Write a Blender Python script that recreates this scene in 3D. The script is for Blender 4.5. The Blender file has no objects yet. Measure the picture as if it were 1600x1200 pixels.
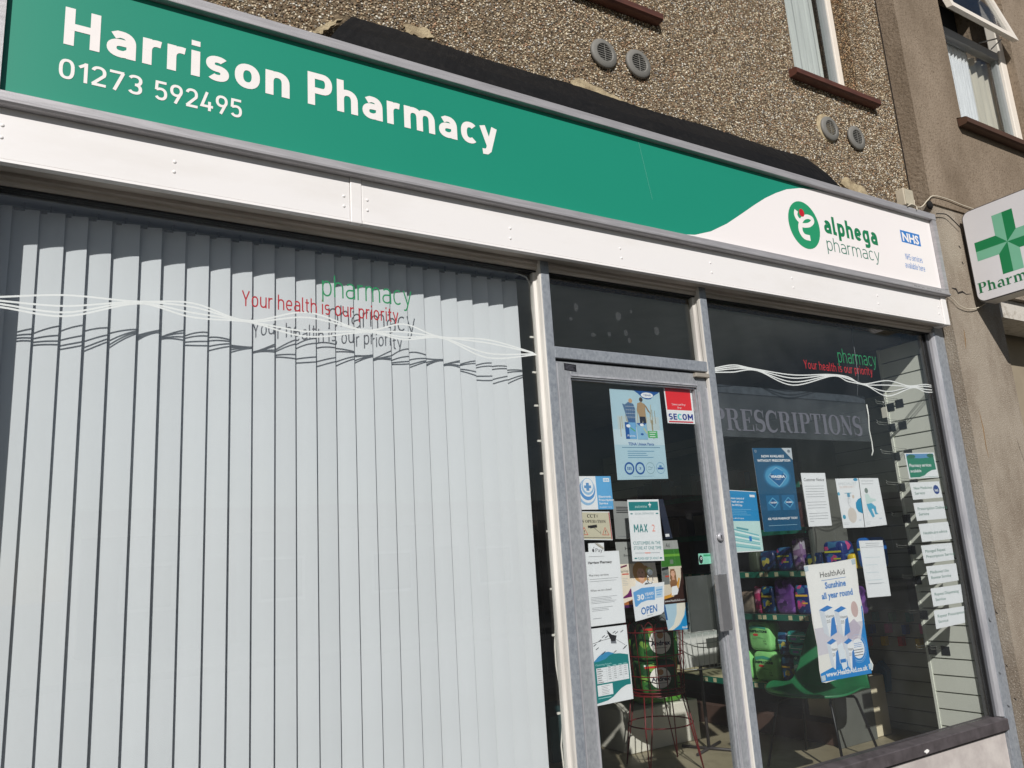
import bpy, bmesh, math, random
import numpy as np
from mathutils import Vector, Matrix

# ------------------------------------------------------------------ camera, world, sun, exposure
scene = bpy.context.scene
col = scene.collection
YAW, PITCH, ROLL, FPX = 0.559589, 0.217577, -0.0641441, 1253.4
CAM = Vector((0.0, -2.8, 1.35))
def cam_axes():
    fwd = Vector((math.sin(YAW)*math.cos(PITCH), math.cos(YAW)*math.cos(PITCH), math.sin(PITCH)))
    right = Vector((math.cos(YAW), -math.sin(YAW), 0)); up = right.cross(fwd)
    r2 = math.cos(ROLL)*right + math.sin(ROLL)*up
    u2 = -math.sin(ROLL)*right + math.cos(ROLL)*up
    return r2, u2, -fwd
AX = cam_axes()
cd = bpy.data.cameras.new('camera'); cam = bpy.data.objects.new('camera', cd); col.objects.link(cam)
M4 = Matrix(((AX[0].x, AX[1].x, AX[2].x, CAM.x), (AX[0].y, AX[1].y, AX[2].y, CAM.y), (AX[0].z, AX[1].z, AX[2].z, CAM.z), (0, 0, 0, 1)))
cam.matrix_world = M4
cd.sensor_width = 36.0; cd.lens = FPX/1600.0*36.0; cd.clip_start = 0.05; cd.clip_end = 600.0
scene.camera = cam

SUNV = Vector((-0.58, -1.0, 0.75)).normalized()          # towards the sun
w = bpy.data.worlds.new('World'); scene.world = w; w.use_nodes = True
nt = w.node_tree; nt.nodes.clear()
sky = nt.nodes.new('ShaderNodeTexSky'); sky.sky_type = 'NISHITA'; sky.sun_disc = False
sky.sun_elevation = math.asin(SUNV.z); sky.sun_rotation = math.atan2(SUNV.x, SUNV.y)
sky.air_density = 1.0; sky.dust_density = 0.8; sky.ozone_density = 1.2
bg = nt.nodes.new('ShaderNodeBackground'); bg.inputs['Strength'].default_value = 0.05
out = nt.nodes.new('ShaderNodeOutputWorld')
nt.links.new(sky.outputs[0], bg.inputs['Color']); nt.links.new(bg.outputs[0], out.inputs['Surface'])
sl = bpy.data.lights.new('sun', 'SUN'); sl.energy = 5.0; sl.angle = math.radians(0.53); sl.color = (1.0, 0.965, 0.93)
so = bpy.data.objects.new('sun', sl); col.objects.link(so); so.rotation_euler = (-SUNV).to_track_quat('-Z', 'Y').to_euler()
so.location = (-6, -10, 9)
vs = scene.view_settings
vs.view_transform = 'Standard'; vs.look = 'None'; vs.exposure = -0.32; vs.gamma = 1.0; vs.use_curve_mapping = False
scene.cycles.max_bounces = 10; scene.cycles.transparent_max_bounces = 24
scene.cycles.diffuse_bounces = 5; scene.cycles.glossy_bounces = 5

# a pixel of the 1600x1200 survey photograph turned into a point of a wall plane (y or x or z given)
def ray(px, py):
    return AX[0]*((px-800)/FPX) + AX[1]*(-(py-600)/FPX) - AX[2]
def G(px, py, y=0.0):
    d = ray(px, py); return CAM + d*((y-CAM.y)/d.y)
def GX(px, py, x):
    d = ray(px, py); return CAM + d*((x-CAM.x)/d.x)

# ------------------------------------------------------------------ materials
def lin(c):
    return tuple(((v/255.0)/12.92 if v/255.0 <= 0.04045 else ((v/255.0+0.055)/1.055)**2.4) for v in c)
MATS = {}
def mat(name, rgb, rough=0.6, metal=0.0, var=0.06, scale=8.0, bump=0.0, bscale=200.0, spec=0.5, stretch=None):
    """procedural principled material; rgb are 8-bit sRGB values of the surface colour"""
    key = name
    if key in MATS: return MATS[key]
    m = bpy.data.materials.new(name); m.use_nodes = True; MATS[key] = m
    t = m.node_tree; b = t.nodes['Principled BSDF']
    b.inputs['Roughness'].default_value = rough; b.inputs['Metallic'].default_value = metal
    b.inputs['Specular IOR Level'].default_value = spec
    c = lin(rgb)
    tc = t.nodes.new('ShaderNodeTexCoord'); mp = t.nodes.new('ShaderNodeMapping')
    t.links.new(tc.outputs['Object'], mp.inputs[0])
    if stretch: mp.inputs['Scale'].default_value = stretch
    n = t.nodes.new('ShaderNodeTexNoise'); n.inputs['Scale'].default_value = scale; n.inputs['Detail'].default_value = 6
    t.links.new(mp.outputs[0], n.inputs[0])
    rp = t.nodes.new('ShaderNodeValToRGB')
    rp.color_ramp.elements[0].position = 0.3; rp.color_ramp.elements[1].position = 0.7
    rp.color_ramp.elements[0].color = (*[v*(1-var) for v in c], 1); rp.color_ramp.elements[1].color = (*[min(1, v*(1+var)) for v in c], 1)
    t.links.new(n.outputs[0], rp.inputs[0]); t.links.new(rp.outputs[0], b.inputs['Base Color'])
    if bump > 0:
        n2 = t.nodes.new('ShaderNodeTexNoise'); n2.inputs['Scale'].default_value = bscale; n2.inputs['Detail'].default_value = 4
        t.links.new(mp.outputs[0], n2.inputs[0])
        bp = t.nodes.new('ShaderNodeBump'); bp.inputs['Strength'].default_value = bump; bp.inputs['Distance'].default_value = 0.004
        t.links.new(n2.outputs[0], bp.inputs['Height']); t.links.new(bp.outputs[0], b.inputs['Normal'])
    return m
def P(name, rgb, rough=0.55):
    return mat('print_' + name, rgb, rough, 0, 0.015, 20.0)
def aged(name, rgb, dark, rough=0.7, lo=0.45, hi=0.62, scale=3.0, bump=0.25, bscale=120.0, spec=0.4, stretch=(1, 1, 1), metal=0.0, speck=None, sscale=60.0, samt=0.5):
    """material with two colours of wear mixed by noise and optional specks"""
    if name in MATS: return MATS[name]
    m = bpy.data.materials.new(name); m.use_nodes = True; MATS[name] = m
    t = m.node_tree; b = t.nodes['Principled BSDF']
    b.inputs['Roughness'].default_value = rough; b.inputs['Specular IOR Level'].default_value = spec; b.inputs['Metallic'].default_value = metal
    tc = t.nodes.new('ShaderNodeTexCoord'); mp = t.nodes.new('ShaderNodeMapping'); mp.inputs['Scale'].default_value = stretch
    t.links.new(tc.outputs['Object'], mp.inputs[0])
    n = t.nodes.new('ShaderNodeTexNoise'); n.inputs['Scale'].default_value = scale; n.inputs['Detail'].default_value = 9; n.inputs['Roughness'].default_value = 0.62
    t.links.new(mp.outputs[0], n.inputs[0])
    rp = t.nodes.new('ShaderNodeValToRGB'); rp.color_ramp.elements[0].position = lo; rp.color_ramp.elements[1].position = hi
    rp.color_ramp.elements[0].color = (*lin(rgb), 1); rp.color_ramp.elements[1].color = (*lin(dark), 1)
    t.links.new(n.outputs[0], rp.inputs[0])
    src = rp.outputs[0]
    if speck:
        v = t.nodes.new('ShaderNodeTexNoise'); v.inputs['Scale'].default_value = sscale; v.inputs['Detail'].default_value = 3
        t.links.new(tc.outputs['Object'], v.inputs[0])
        r2 = t.nodes.new('ShaderNodeValToRGB'); r2.color_ramp.elements[0].position = 0.56; r2.color_ramp.elements[1].position = 0.62
        t.links.new(v.outputs[0], r2.inputs[0])
        ml = t.nodes.new('ShaderNodeMath'); ml.operation = 'MULTIPLY'; ml.inputs[1].default_value = samt
        t.links.new(r2.outputs[0], ml.inputs[0])
        mx = t.nodes.new('ShaderNodeMix'); mx.data_type = 'RGBA'
        t.links.new(ml.outputs[0], mx.inputs[0]); t.links.new(src, mx.inputs[6]); mx.inputs[7].default_value = (*lin(speck), 1)
        src = mx.outputs[2]
    t.links.new(src, b.inputs['Base Color'])
    n2 = t.nodes.new('ShaderNodeTexNoise'); n2.inputs['Scale'].default_value = bscale; n2.inputs['Detail'].default_value = 5
    t.links.new(tc.outputs['Object'], n2.inputs[0])
    bp = t.nodes.new('ShaderNodeBump'); bp.inputs['Strength'].default_value = bump; bp.inputs['Distance'].default_value = 0.006
    t.links.new(n2.outputs[0], bp.inputs['Height']); t.links.new(bp.outputs[0], b.inputs['Normal'])
    return m
def wrap_mat(name, rgb, c2, c3, scale=15.0):
    """shiny printed film: patches of further colours and creases"""
    m = mat(name, rgb, .33, 0, .12, 12, bump=.5, bscale=34)
    if 'patched' in m: return m
    m['patched'] = 1; t = m.node_tree; b = t.nodes['Principled BSDF']; src = b.inputs['Base Color'].links[0].from_socket
    tc = t.nodes.new('ShaderNodeTexCoord')
    for k, (c, lo) in enumerate(((c2, .70), (c3, .86))):
        mp = t.nodes.new('ShaderNodeMapping'); mp.inputs['Scale'].default_value = (1, 1, 2.2-k); mp.inputs['Location'].default_value = (k*3.1, .7, k)
        t.links.new(tc.outputs['Object'], mp.inputs[0])
        v = t.nodes.new('ShaderNodeTexVoronoi'); v.inputs['Scale'].default_value = scale*(1+k*.8); t.links.new(mp.outputs[0], v.inputs[0])
        sp = t.nodes.new('ShaderNodeSeparateColor'); t.links.new(v.outputs['Color'], sp.inputs[0])
        gt = t.nodes.new('ShaderNodeMath'); gt.operation = 'GREATER_THAN'; gt.inputs[1].default_value = lo; t.links.new(sp.outputs[0], gt.inputs[0])
        mx = t.nodes.new('ShaderNodeMix'); mx.data_type = 'RGBA'; t.links.new(gt.outputs[0], mx.inputs[0]); t.links.new(src, mx.inputs[6]); mx.inputs[7].default_value = (*lin(c), 1); src = mx.outputs[2]
    t.links.new(src, b.inputs['Base Color']); return m
def glass_mat(name, tint=(0.962, 0.972, 0.970), f0=0.045, smear=0.0):
    if name in MATS: return MATS[name]
    m = bpy.data.materials.new(name); m.use_nodes = True; MATS[name] = m
    t = m.node_tree; t.nodes.clear()
    o = t.nodes.new('ShaderNodeOutputMaterial'); tr = t.nodes.new('ShaderNodeBsdfTransparent'); gl = t.nodes.new('ShaderNodeBsdfGlossy')
    tr.inputs[0].default_value = (*tint, 1); gl.inputs['Roughness'].default_value = 0.0
    g = t.nodes.new('ShaderNodeNewGeometry'); dt = t.nodes.new('ShaderNodeVectorMath'); dt.operation = 'DOT_PRODUCT'
    t.links.new(g.outputs['Incoming'], dt.inputs[0]); t.links.new(g.outputs['Normal'], dt.inputs[1])
    ab = t.nodes.new('ShaderNodeMath'); ab.operation = 'ABSOLUTE'; t.links.new(dt.outputs['Value'], ab.inputs[0])
    s1 = t.nodes.new('ShaderNodeMath'); s1.operation = 'SUBTRACT'; s1.inputs[0].default_value = 1.0; t.links.new(ab.outputs[0], s1.inputs[1])
    pw = t.nodes.new('ShaderNodeMath'); pw.operation = 'POWER'; pw.inputs[1].default_value = 5.0; t.links.new(s1.outputs[0], pw.inputs[0])
    ma = t.nodes.new('ShaderNodeMath'); ma.operation = 'MULTIPLY_ADD'; ma.inputs[1].default_value = 1-f0; ma.inputs[2].default_value = f0
    t.links.new(pw.outputs[0], ma.inputs[0])
    mx = t.nodes.new('ShaderNodeMixShader')
    t.links.new(ma.outputs[0], mx.inputs[0]); t.links.new(tr.outputs[0], mx.inputs[1]); t.links.new(gl.outputs[0], mx.inputs[2])
    last = mx
    if smear > 0:                                        # film of dust and finger marks; a stronger one stands in for reflected light
        df = t.nodes.new('ShaderNodeBsdfDiffuse'); df.inputs[0].default_value = (0.55, 0.57, 0.6, 1)
        tc = t.nodes.new('ShaderNodeTexCoord'); n = t.nodes.new('ShaderNodeTexNoise'); n.inputs['Scale'].default_value = 5.0; n.inputs['Detail'].default_value = 8
        t.links.new(tc.outputs['Object'], n.inputs[0])
        r = t.nodes.new('ShaderNodeMapRange'); r.inputs[1].default_value = 0.35; r.inputs[2].default_value = 0.8; r.inputs[3].default_value = smear*0.3; r.inputs[4].default_value = smear
        t.links.new(n.outputs[0], r.inputs[0])
        m2 = t.nodes.new('ShaderNodeMixShader'); t.links.new(r.outputs[0], m2.inputs[0]); t.links.new(mx.outputs[0], m2.inputs[1]); t.links.new(df.outputs[0], m2.inputs[2])
        last = m2
    t.links.new(last.outputs[0], o.inputs[0])
    return m

# ------------------------------------------------------------------ object helpers
def empty(name, loc, label=None, cat=None, group=None):
    o = bpy.data.objects.new(name, None); col.objects.link(o); o.location = loc; o.empty_display_size = 0.05
    tag(o, label, cat, group); return o
def tag(o, label=None, cat=None, group=None, kind=None):
    if label: o['label'] = label
    if cat: o['category'] = cat
    if group: o['group'] = group
    if kind: o['kind'] = kind
    return o
def link_mesh(name, me, parent=None):
    """mesh given in world coordinates; the object's origin is moved to the parent or the mesh's base"""
    o = bpy.data.objects.new(name, me); col.objects.link(o)
    if parent is not None:
        o.parent = parent
        o.matrix_parent_inverse = Matrix.Identity(4)
        p = world_loc(parent)
        o.location = (0, 0, 0)
        me.transform(Matrix.Translation(-p))
    return o
WL = {}
def world_loc(o):
    p = Vector(o.location)
    while o.parent is not None:
        o = o.parent; p += Vector(o.location)
    return p
class MB:
    """collects primitives and builds ONE mesh object"""
    def __init__(s): s.v = []; s.f = []; s.m = []; s.mats = []; s.sm = []
    def mi(s, m):
        if m not in s.mats: s.mats.append(m)
        return s.mats.index(m)
    def add(s, vs_, fs, m, smooth=False):
        b = len(s.v); s.v += [tuple(v) for v in vs_]
        k = s.mi(m)
        for f in fs: s.f.append([i+b for i in f]); s.m.append(k); s.sm.append(smooth)
        return s
    def box(s, x0, x1, y0, y1, z0, z1, m, bev=0.0):
        if bev > 0:
            bm = bmesh.new(); bmesh.ops.create_cube(bm, size=1.0)
            for v in bm.verts:
                v.co = Vector(((x0+x1)/2+v.co.x*(x1-x0), (y0+y1)/2+v.co.y*(y1-y0), (z0+z1)/2+v.co.z*(z1-z0)))
            bmesh.ops.bevel(bm, geom=list(bm.edges), offset=bev, segments=2, profile=0.5, affect='EDGES')
            bm.verts.ensure_lookup_table(); bm.verts.index_update()
            s.add([v.co for v in bm.verts], [[v.index for v in f.verts] for f in bm.faces], m); bm.free(); return s
        V = [(x0, y0, z0), (x1, y0, z0), (x1, y1, z0), (x0, y1, z0), (x0, y0, z1), (x1, y0, z1), (x1, y1, z1), (x0, y1, z1)]
        return s.add(V, [(0, 3, 2, 1), (4, 5, 6, 7), (0, 1, 5, 4), (1, 2, 6, 5), (2, 3, 7, 6), (3, 0, 4, 7)], m)
    def prism(s, pts, axis, a0, a1, m, smooth=False):
        """closed 2-D outline extruded along an axis. axis 'x': pts=(y,z); 'y': pts=(x,z); 'z': pts=(x,y)"""
        n = len(pts)
        def mk(p, a):
            return (a, p[0], p[1]) if axis == 'x' else ((p[0], a, p[1]) if axis == 'y' else (p[0], p[1], a))
        V = [mk(p, a0) for p in pts] + [mk(p, a1) for p in pts]
        F = [[i, (i+1) % n, n+(i+1) % n, n+i] for i in range(n)]
        s.add(V, F, m, smooth)
        s.add(V, [list(range(n))[::-1], list(range(n, 2*n))], m)
        return s
    def tube(s, pts, r, m, n=6, closed=False, cap=True, smooth=True):
        pts = [Vector(p) for p in pts]; N = len(pts); V = []; F = []
        prev = None
        for i, p in enumerate(pts):
            a = pts[(i-1) % N] if (closed or i > 0) else p
            b = pts[(i+1) % N] if (closed or i < N-1) else p
            t = (b-a); t = t.normalized() if t.length > 1e-9 else Vector((0, 0, 1))
            if prev is None:
                u = t.orthogonal().normalized()
            else:
                u = prev - t*prev.dot(t); u = u.normalized() if u.length > 1e-6 else t.orthogonal().normalized()
            prev = u; w_ = t.cross(u)
            rr = r[i] if isinstance(r, (list, tuple)) else r
            for k in range(n):
                a_ = 2*math.pi*k/n; V.append(p + (u*math.cos(a_)+w_*math.sin(a_))*rr)
        for i in range(N if closed else N-1):
            j = (i+1) % N
            for k in range(n):
                F.append([i*n+k, i*n+(k+1) % n, j*n+(k+1) % n, j*n+k])
        s.add(V, F, m, smooth)
        if cap and not closed: s.add(V, [list(range(n))[::-1], [(N-1)*n+k for k in range(n)]], m)
        return s
    def lathe(s, prof, c, axis, m, n=24, smooth=True):
        """prof: list of (r, h) along axis from centre c"""
        ax = {'x': Vector((1, 0, 0)), 'y': Vector((0, 1, 0)), 'z': Vector((0, 0, 1))}[axis]
        u = {'x': Vector((0, 1, 0)), 'y': Vector((1, 0, 0)), 'z': Vector((1, 0, 0))}[axis]; v = ax.cross(u)
        V = []; F = []
        for r, h in prof:
            for k in range(n):
                a = 2*math.pi*k/n; V.append(Vector(c)+ax*h+(u*math.cos(a)+v*math.sin(a))*r)
        for i in range(len(prof)-1):
            for k in range(n): F.append([i*n+k, i*n+(k+1) % n, (i+1)*n+(k+1) % n, (i+1)*n+k])
        s.add(V, F, m, smooth)
        s.add(V, [list(range(n))[::-1], [(len(prof)-1)*n+k for k in range(n)]], m)
        return s
    def build(s, name, parent=None):
        me = bpy.data.meshes.new(name); me.from_pydata(s.v, [], s.f)
        for m in s.mats: me.materials.append(m)
        me.polygons.foreach_set('material_index', s.m); me.polygons.foreach_set('use_smooth', s.sm); me.update()
        bm = bmesh.new(); bm.from_mesh(me); bmesh.ops.remove_doubles(bm, verts=bm.verts, dist=1e-6) if any(s.sm) else None
        bmesh.ops.recalc_face_normals(bm, faces=bm.faces); bm.to_mesh(me); bm.free()
        if parent is None:
            c = (min(v[0] for v in s.v)+max(v[0] for v in s.v))/2, (min(v[1] for v in s.v)+max(v[1] for v in s.v))/2, min(v[2] for v in s.v)
            me.transform(Matrix.Translation(-Vector(c)))
            o = bpy.data.objects.new(name, me); col.objects.link(o); o.location = c
            return o
        return link_mesh(name, me, parent)

# ------------------------------------------------------------------ 2-D print: stroke lettering and shapes
def strip(pts, wd, closed=False):
    """polyline -> list of quads (2-D), wd a number or one width per point"""
    wl = isinstance(wd, (list, tuple)); keep = [0]
    for i in range(1, len(pts)):
        if (Vector(pts[i][:2])-Vector(pts[keep[-1]][:2])).length > 1e-5: keep.append(i)
    pts = [pts[i] for i in keep]; wd = [wd[i] for i in keep] if wl else wd
    n = len(pts); P_ = [Vector((p[0], p[1])) for p in pts]; L = []; R = []
    for i in range(n):
        a = P_[i-1] if (closed or i > 0) else None; b = P_[(i+1) % n] if (closed or i < n-1) else None
        t1 = (P_[i]-a).normalized() if a is not None else None; t2 = (b-P_[i]).normalized() if b is not None else None
        if t1 is None: t1 = t2
        if t2 is None: t2 = t1
        t = t1+t2; t = t.normalized() if t.length > 1e-6 else t1
        nn = Vector((-t.y, t.x)); c = max(0.45, nn.dot(Vector((-t1.y, t1.x))))
        h = (wd[i] if isinstance(wd, (list, tuple)) else wd)/2/c
        L.append(P_[i]+nn*h); R.append(P_[i]-nn*h)
    q = []
    for i in range(n if closed else n-1):
        j = (i+1) % n; q.append([tuple(R[i]), tuple(R[j]), tuple(L[j]), tuple(L[i])])
    return q
def arc(cx, cy, rx, ry, a0, a1, n=12, p=2.3):
    r = []
    for i in range(n+1):
        a = math.radians(a0+(a1-a0)*i/n); c, s_ = math.cos(a), math.sin(a)
        r.append((cx+rx*math.copysign(abs(c)**(2/p), c), cy+ry*math.copysign(abs(s_)**(2/p), s_)))
    return r
XH = 0.72
def din(ch, w):
    """one letter: (strokes, advance); stroke = (points, closed[, widths])"""
    h = w/2; x = XH; W = 0.5+0.32*w; c = W/2; rx = c-h; S = []
    yc = x*0.55
    def arch(x0, x1, top, base=0.0, start=None):
        cc = (x0+x1)/2
        return arc(cc, yc, (x1-x0)/2, top-h-yc, 180, 0, 14) + [(x1, base)]
    if ch == ' ': return [], 0.30
    if ch == 'n': S = [([(h, 0), (h, x)], 0), (arch(h, W-h, x), 0)]
    elif ch == 'h': S = [([(h, 0), (h, 1)], 0), (arch(h, W-h, x), 0)]
    elif ch == 'm':
        W = 0.82+0.5*w; S = [([(h, 0), (h, x)], 0), (arch(h, W/2, x), 0), (arch(W/2, W-h, x), 0)]
    elif ch == 'r': W = 0.30+0.35*w; S = [([(h, 0), (h, x)], 0), (arc(h+0.2, yc, 0.2, x-h-yc, 180, 90, 8)+[(W, x-h-0.01)], 0)]
    elif ch == 'u': S = [([(W-h, 0), (W-h, x)], 0), ([(h, x)]+arc(c, x-yc, rx, x-yc-h, 180, 360, 14), 0)]
    elif ch == 'i': W = w; S = [([(h, 0), (h, x)], 0), ([(h, 0.86), (h, 0.86+max(.14, w*.8))], 0)]
    elif ch == 'l': W = w*1.25+.03; S = [([(h, 1), (h, .1), (W, h*.8)], 0)]
    elif ch == 'o': S = [(arc(c, x/2, rx, x/2-h, 0, 345, 24), 1)]
    elif ch == 'a': S = [([(W-h, 0)]+[(W-h, yc)]+arc(c, yc, rx, x-h-yc, 0, 90, 7)+[(c*.8, x-h), (h+.03, x-h-.06)], 0),
                         ([(W-h, x*.56), (c, x*.56)]+arc(c, (x*.56+h)/2, rx, (x*.56-h)/2, 90, 270, 12)+[(c+rx*.4, h+.01), (W-h, h+.1)], 0)]
    elif ch == 'c': W = .46+.3*w; c = W/2+.02; W -= .03; S = [(arc(c, x/2, c-h, x/2-h, 48, 312, 22), 0)]
    elif ch == 'e': S = [([(h, x/2), (W-h, x/2)], 0), ([(W-h, x/2)]+arc(c, x/2, rx, x/2-h, 3, 318, 24), 0)]
    elif ch == 's':
        W = .44+.3*w; c = W/2; r = (x/2-h)/2; S = [(arc(c, x-h-r, c-h, r, 38, 90, 5)[0:]+arc(c, x-h-r, c-h, r, 95, 262, 12)+arc(c, h+r, c-h, r, 82, -90, 12)+arc(c, h+r, c-h, r, -95, -142, 4), 0)]
    elif ch == 'p': S = [([(h, -.26), (h, x)], 0), (arc(c, x/2, rx, x/2-h, 170, -170, 22), 0)]
    elif ch == 'b': S = [([(h, 0), (h, 1)], 0), (arc(c, x/2, rx, x/2-h, 170, -170, 22), 0)]
    elif ch == 'd': S = [([(W-h, 0), (W-h, 1)], 0), (arc(c, x/2, rx, x/2-h, 10, 350, 22), 0)]
    elif ch == 'g': S = [([(W-h, x), (W-h, -.07)]+arc(c, -.07, rx, .22-h, 0, -90, 6)+[(h+.02, -.29+h)], 0), (arc(c, x/2, rx, x/2-h, 10, 350, 22), 0)]
    elif ch == 'y': S = [([(h*.9, x), (c+.02, .04)], 0), ([(W-h*.9, x), (c-.02, -.08), (c-.09, -.24+h), (c-.22, -.25+h)], 0)]
    elif ch == 'v': S = [([(h*.9, x), (c, 0)], 0), ([(W-h*.9, x), (c, 0)], 0)]
    elif ch == 't': W = .28+.3*w; S = [([(h+.08, .92), (h+.08, .2)]+arc(h+.26, .2, .18, .2-h, 180, 260, 6)+[(W, h)], 0), ([(0, x-h), (W, x-h)], 0)]
    elif ch == 'k': S = [([(h, 0), (h, 1)], 0), ([(h, .28), (W-h*.6, x)], 0), ([(c*.8, .4), (W-h*.5, 0)], 0)]
    elif ch == 'w': W = .8; S = [([(h, x), (.22, 0), (.4, x), (.58, 0), (W-h, x)], 0)]
    elif ch == '.': W = w*1.1; S = [([(h, 0), (h, w)], 0)]
    elif ch == 'H': W = .62+.2*w; S = [([(h, 0), (h, 1)], 0), ([(W-h, 0), (W-h, 1)], 0), ([(h, .5), (W-h, .5)], 0)]
    elif ch == 'N': W = .64+.2*w; S = [([(h, 0), (h, 1)], 0), ([(W-h, 0), (W-h, 1)], 0), ([(h, 1-h*.4), (W-h, h*.4)], 0)]
    elif ch == 'P': W = .58+.3*w; r = .27-h*.5; S = [([(h, 0), (h, 1)], 0), ([(h, 1-h), (W*.6, 1-h)]+arc(W*.6, 1-h-r, W*.4-h, r, 90, -90, 12)+[(h, 1-h-2*r)], 0)]
    elif ch == 'Y': W = .62+.2*w; S = [([(h, 1), (W/2, .42)], 0), ([(W-h, 1), (W/2, .42)], 0), ([(W/2, 0), (W/2, .48)], 0)]
    elif ch == 'O': W = .66+.2*w; S = [(arc(W/2, .5, W/2-h, .5-h, 0, 345, 24), 1)]
    elif ch == 'S':
        W = .58+.3*w; c = W/2; r = (.5-h)/2; S = [(arc(c, 1-h-r, c-h, r, 38, 90, 5)+arc(c, 1-h-r, c-h, r, 95, 262, 12)+arc(c, h+r, c-h, r, 82, -90, 12)+arc(c, h+r, c-h, r, -95, -142, 4), 0)]
    elif ch == 'E': W = .54+.2*w; S = [([(h, 0), (h, 1)], 0), ([(h, 1-h), (W, 1-h)], 0), ([(h, .5), (W*.92, .5)], 0), ([(h, h), (W, h)], 0)]
    elif ch == 'C': W = .6+.2*w; S = [(arc(W/2+.01, .5, W/2-h, .5-h, 45, 315, 22), 0)]
    elif ch == 'M': W = .8+.2*w; S = [([(h, 0), (h, 1)], 0), ([(W-h, 0), (W-h, 1)], 0), ([(h, 1-h*.4), (W/2, .3)], 0), ([(W-h, 1-h*.4), (W/2, .3)], 0)]
    elif ch == 'A': W = .7+.2*w; S = [([(h*.9, 0), (W/2, 1)], 0), ([(W-h*.9, 0), (W/2, 1)], 0), ([(.18, .28), (W-.18, .28)], 0)]
    elif ch == 'X': W = .64+.2*w; S = [([(h, 0), (W-h, 1)], 0), ([(W-h, 0), (h, 1)], 0)]
    elif ch == '0': W = .54+.25*w; S = [(arc(W/2, .5, W/2-h, .5-h, 0, 345, 24, 2.6), 1)]
    elif ch == '1': W = .30+.4*w; S = [([(W-h, 0), (W-h, 1)], 0), ([(W-h, 1-h), (h*.6, .74)], 0)]
    elif ch == '2': W = .54+.25*w; S = [(arc(W/2, 1-h-.25, W/2-h, .25, 165, -28, 14)+[(h, h)], 0), ([(h*.6, h), (W, h)], 0)]
    elif ch == '3': W = .54+.25*w; r = (.5-h)/2; S = [(arc(W/2, 1-h-r, W/2-h, r, 155, -90, 14), 0), (arc(W/2, h+r, W/2-h, r, 90, -155, 14), 0)]
    elif ch == '4': W = .56+.25*w; S = [([(W*.52, 1), (h, .24), (W, .24)], 0), ([(W*.72, .5), (W*.72, 0)], 0)]
    elif ch == '5': W = .54+.25*w; S = [([(W*.92, 1-h), (h+.04, 1-h), (h+.02, .52)], 0), ([(h+.02, .54)]+arc(W/2, .33, W/2-h, .33-h, 120, -150, 16), 0)]
    elif ch == '7': W = .54+.25*w; S = [([(0, 1-h), (W-h*.3, 1-h)], 0), ([(W-h*.8, 1-h), (W*.34, 0)], 0)]
    elif ch == '9': W = .54+.25*w; S = [(arc(W/2, .68, W/2-h, .32-h, 0, 345, 20), 1), ([(W-h-.01, .6), (W*.42, 0)], 0)]
    else: return None, 0.5
    return S, W+0.11+.02*(1-w)
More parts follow.
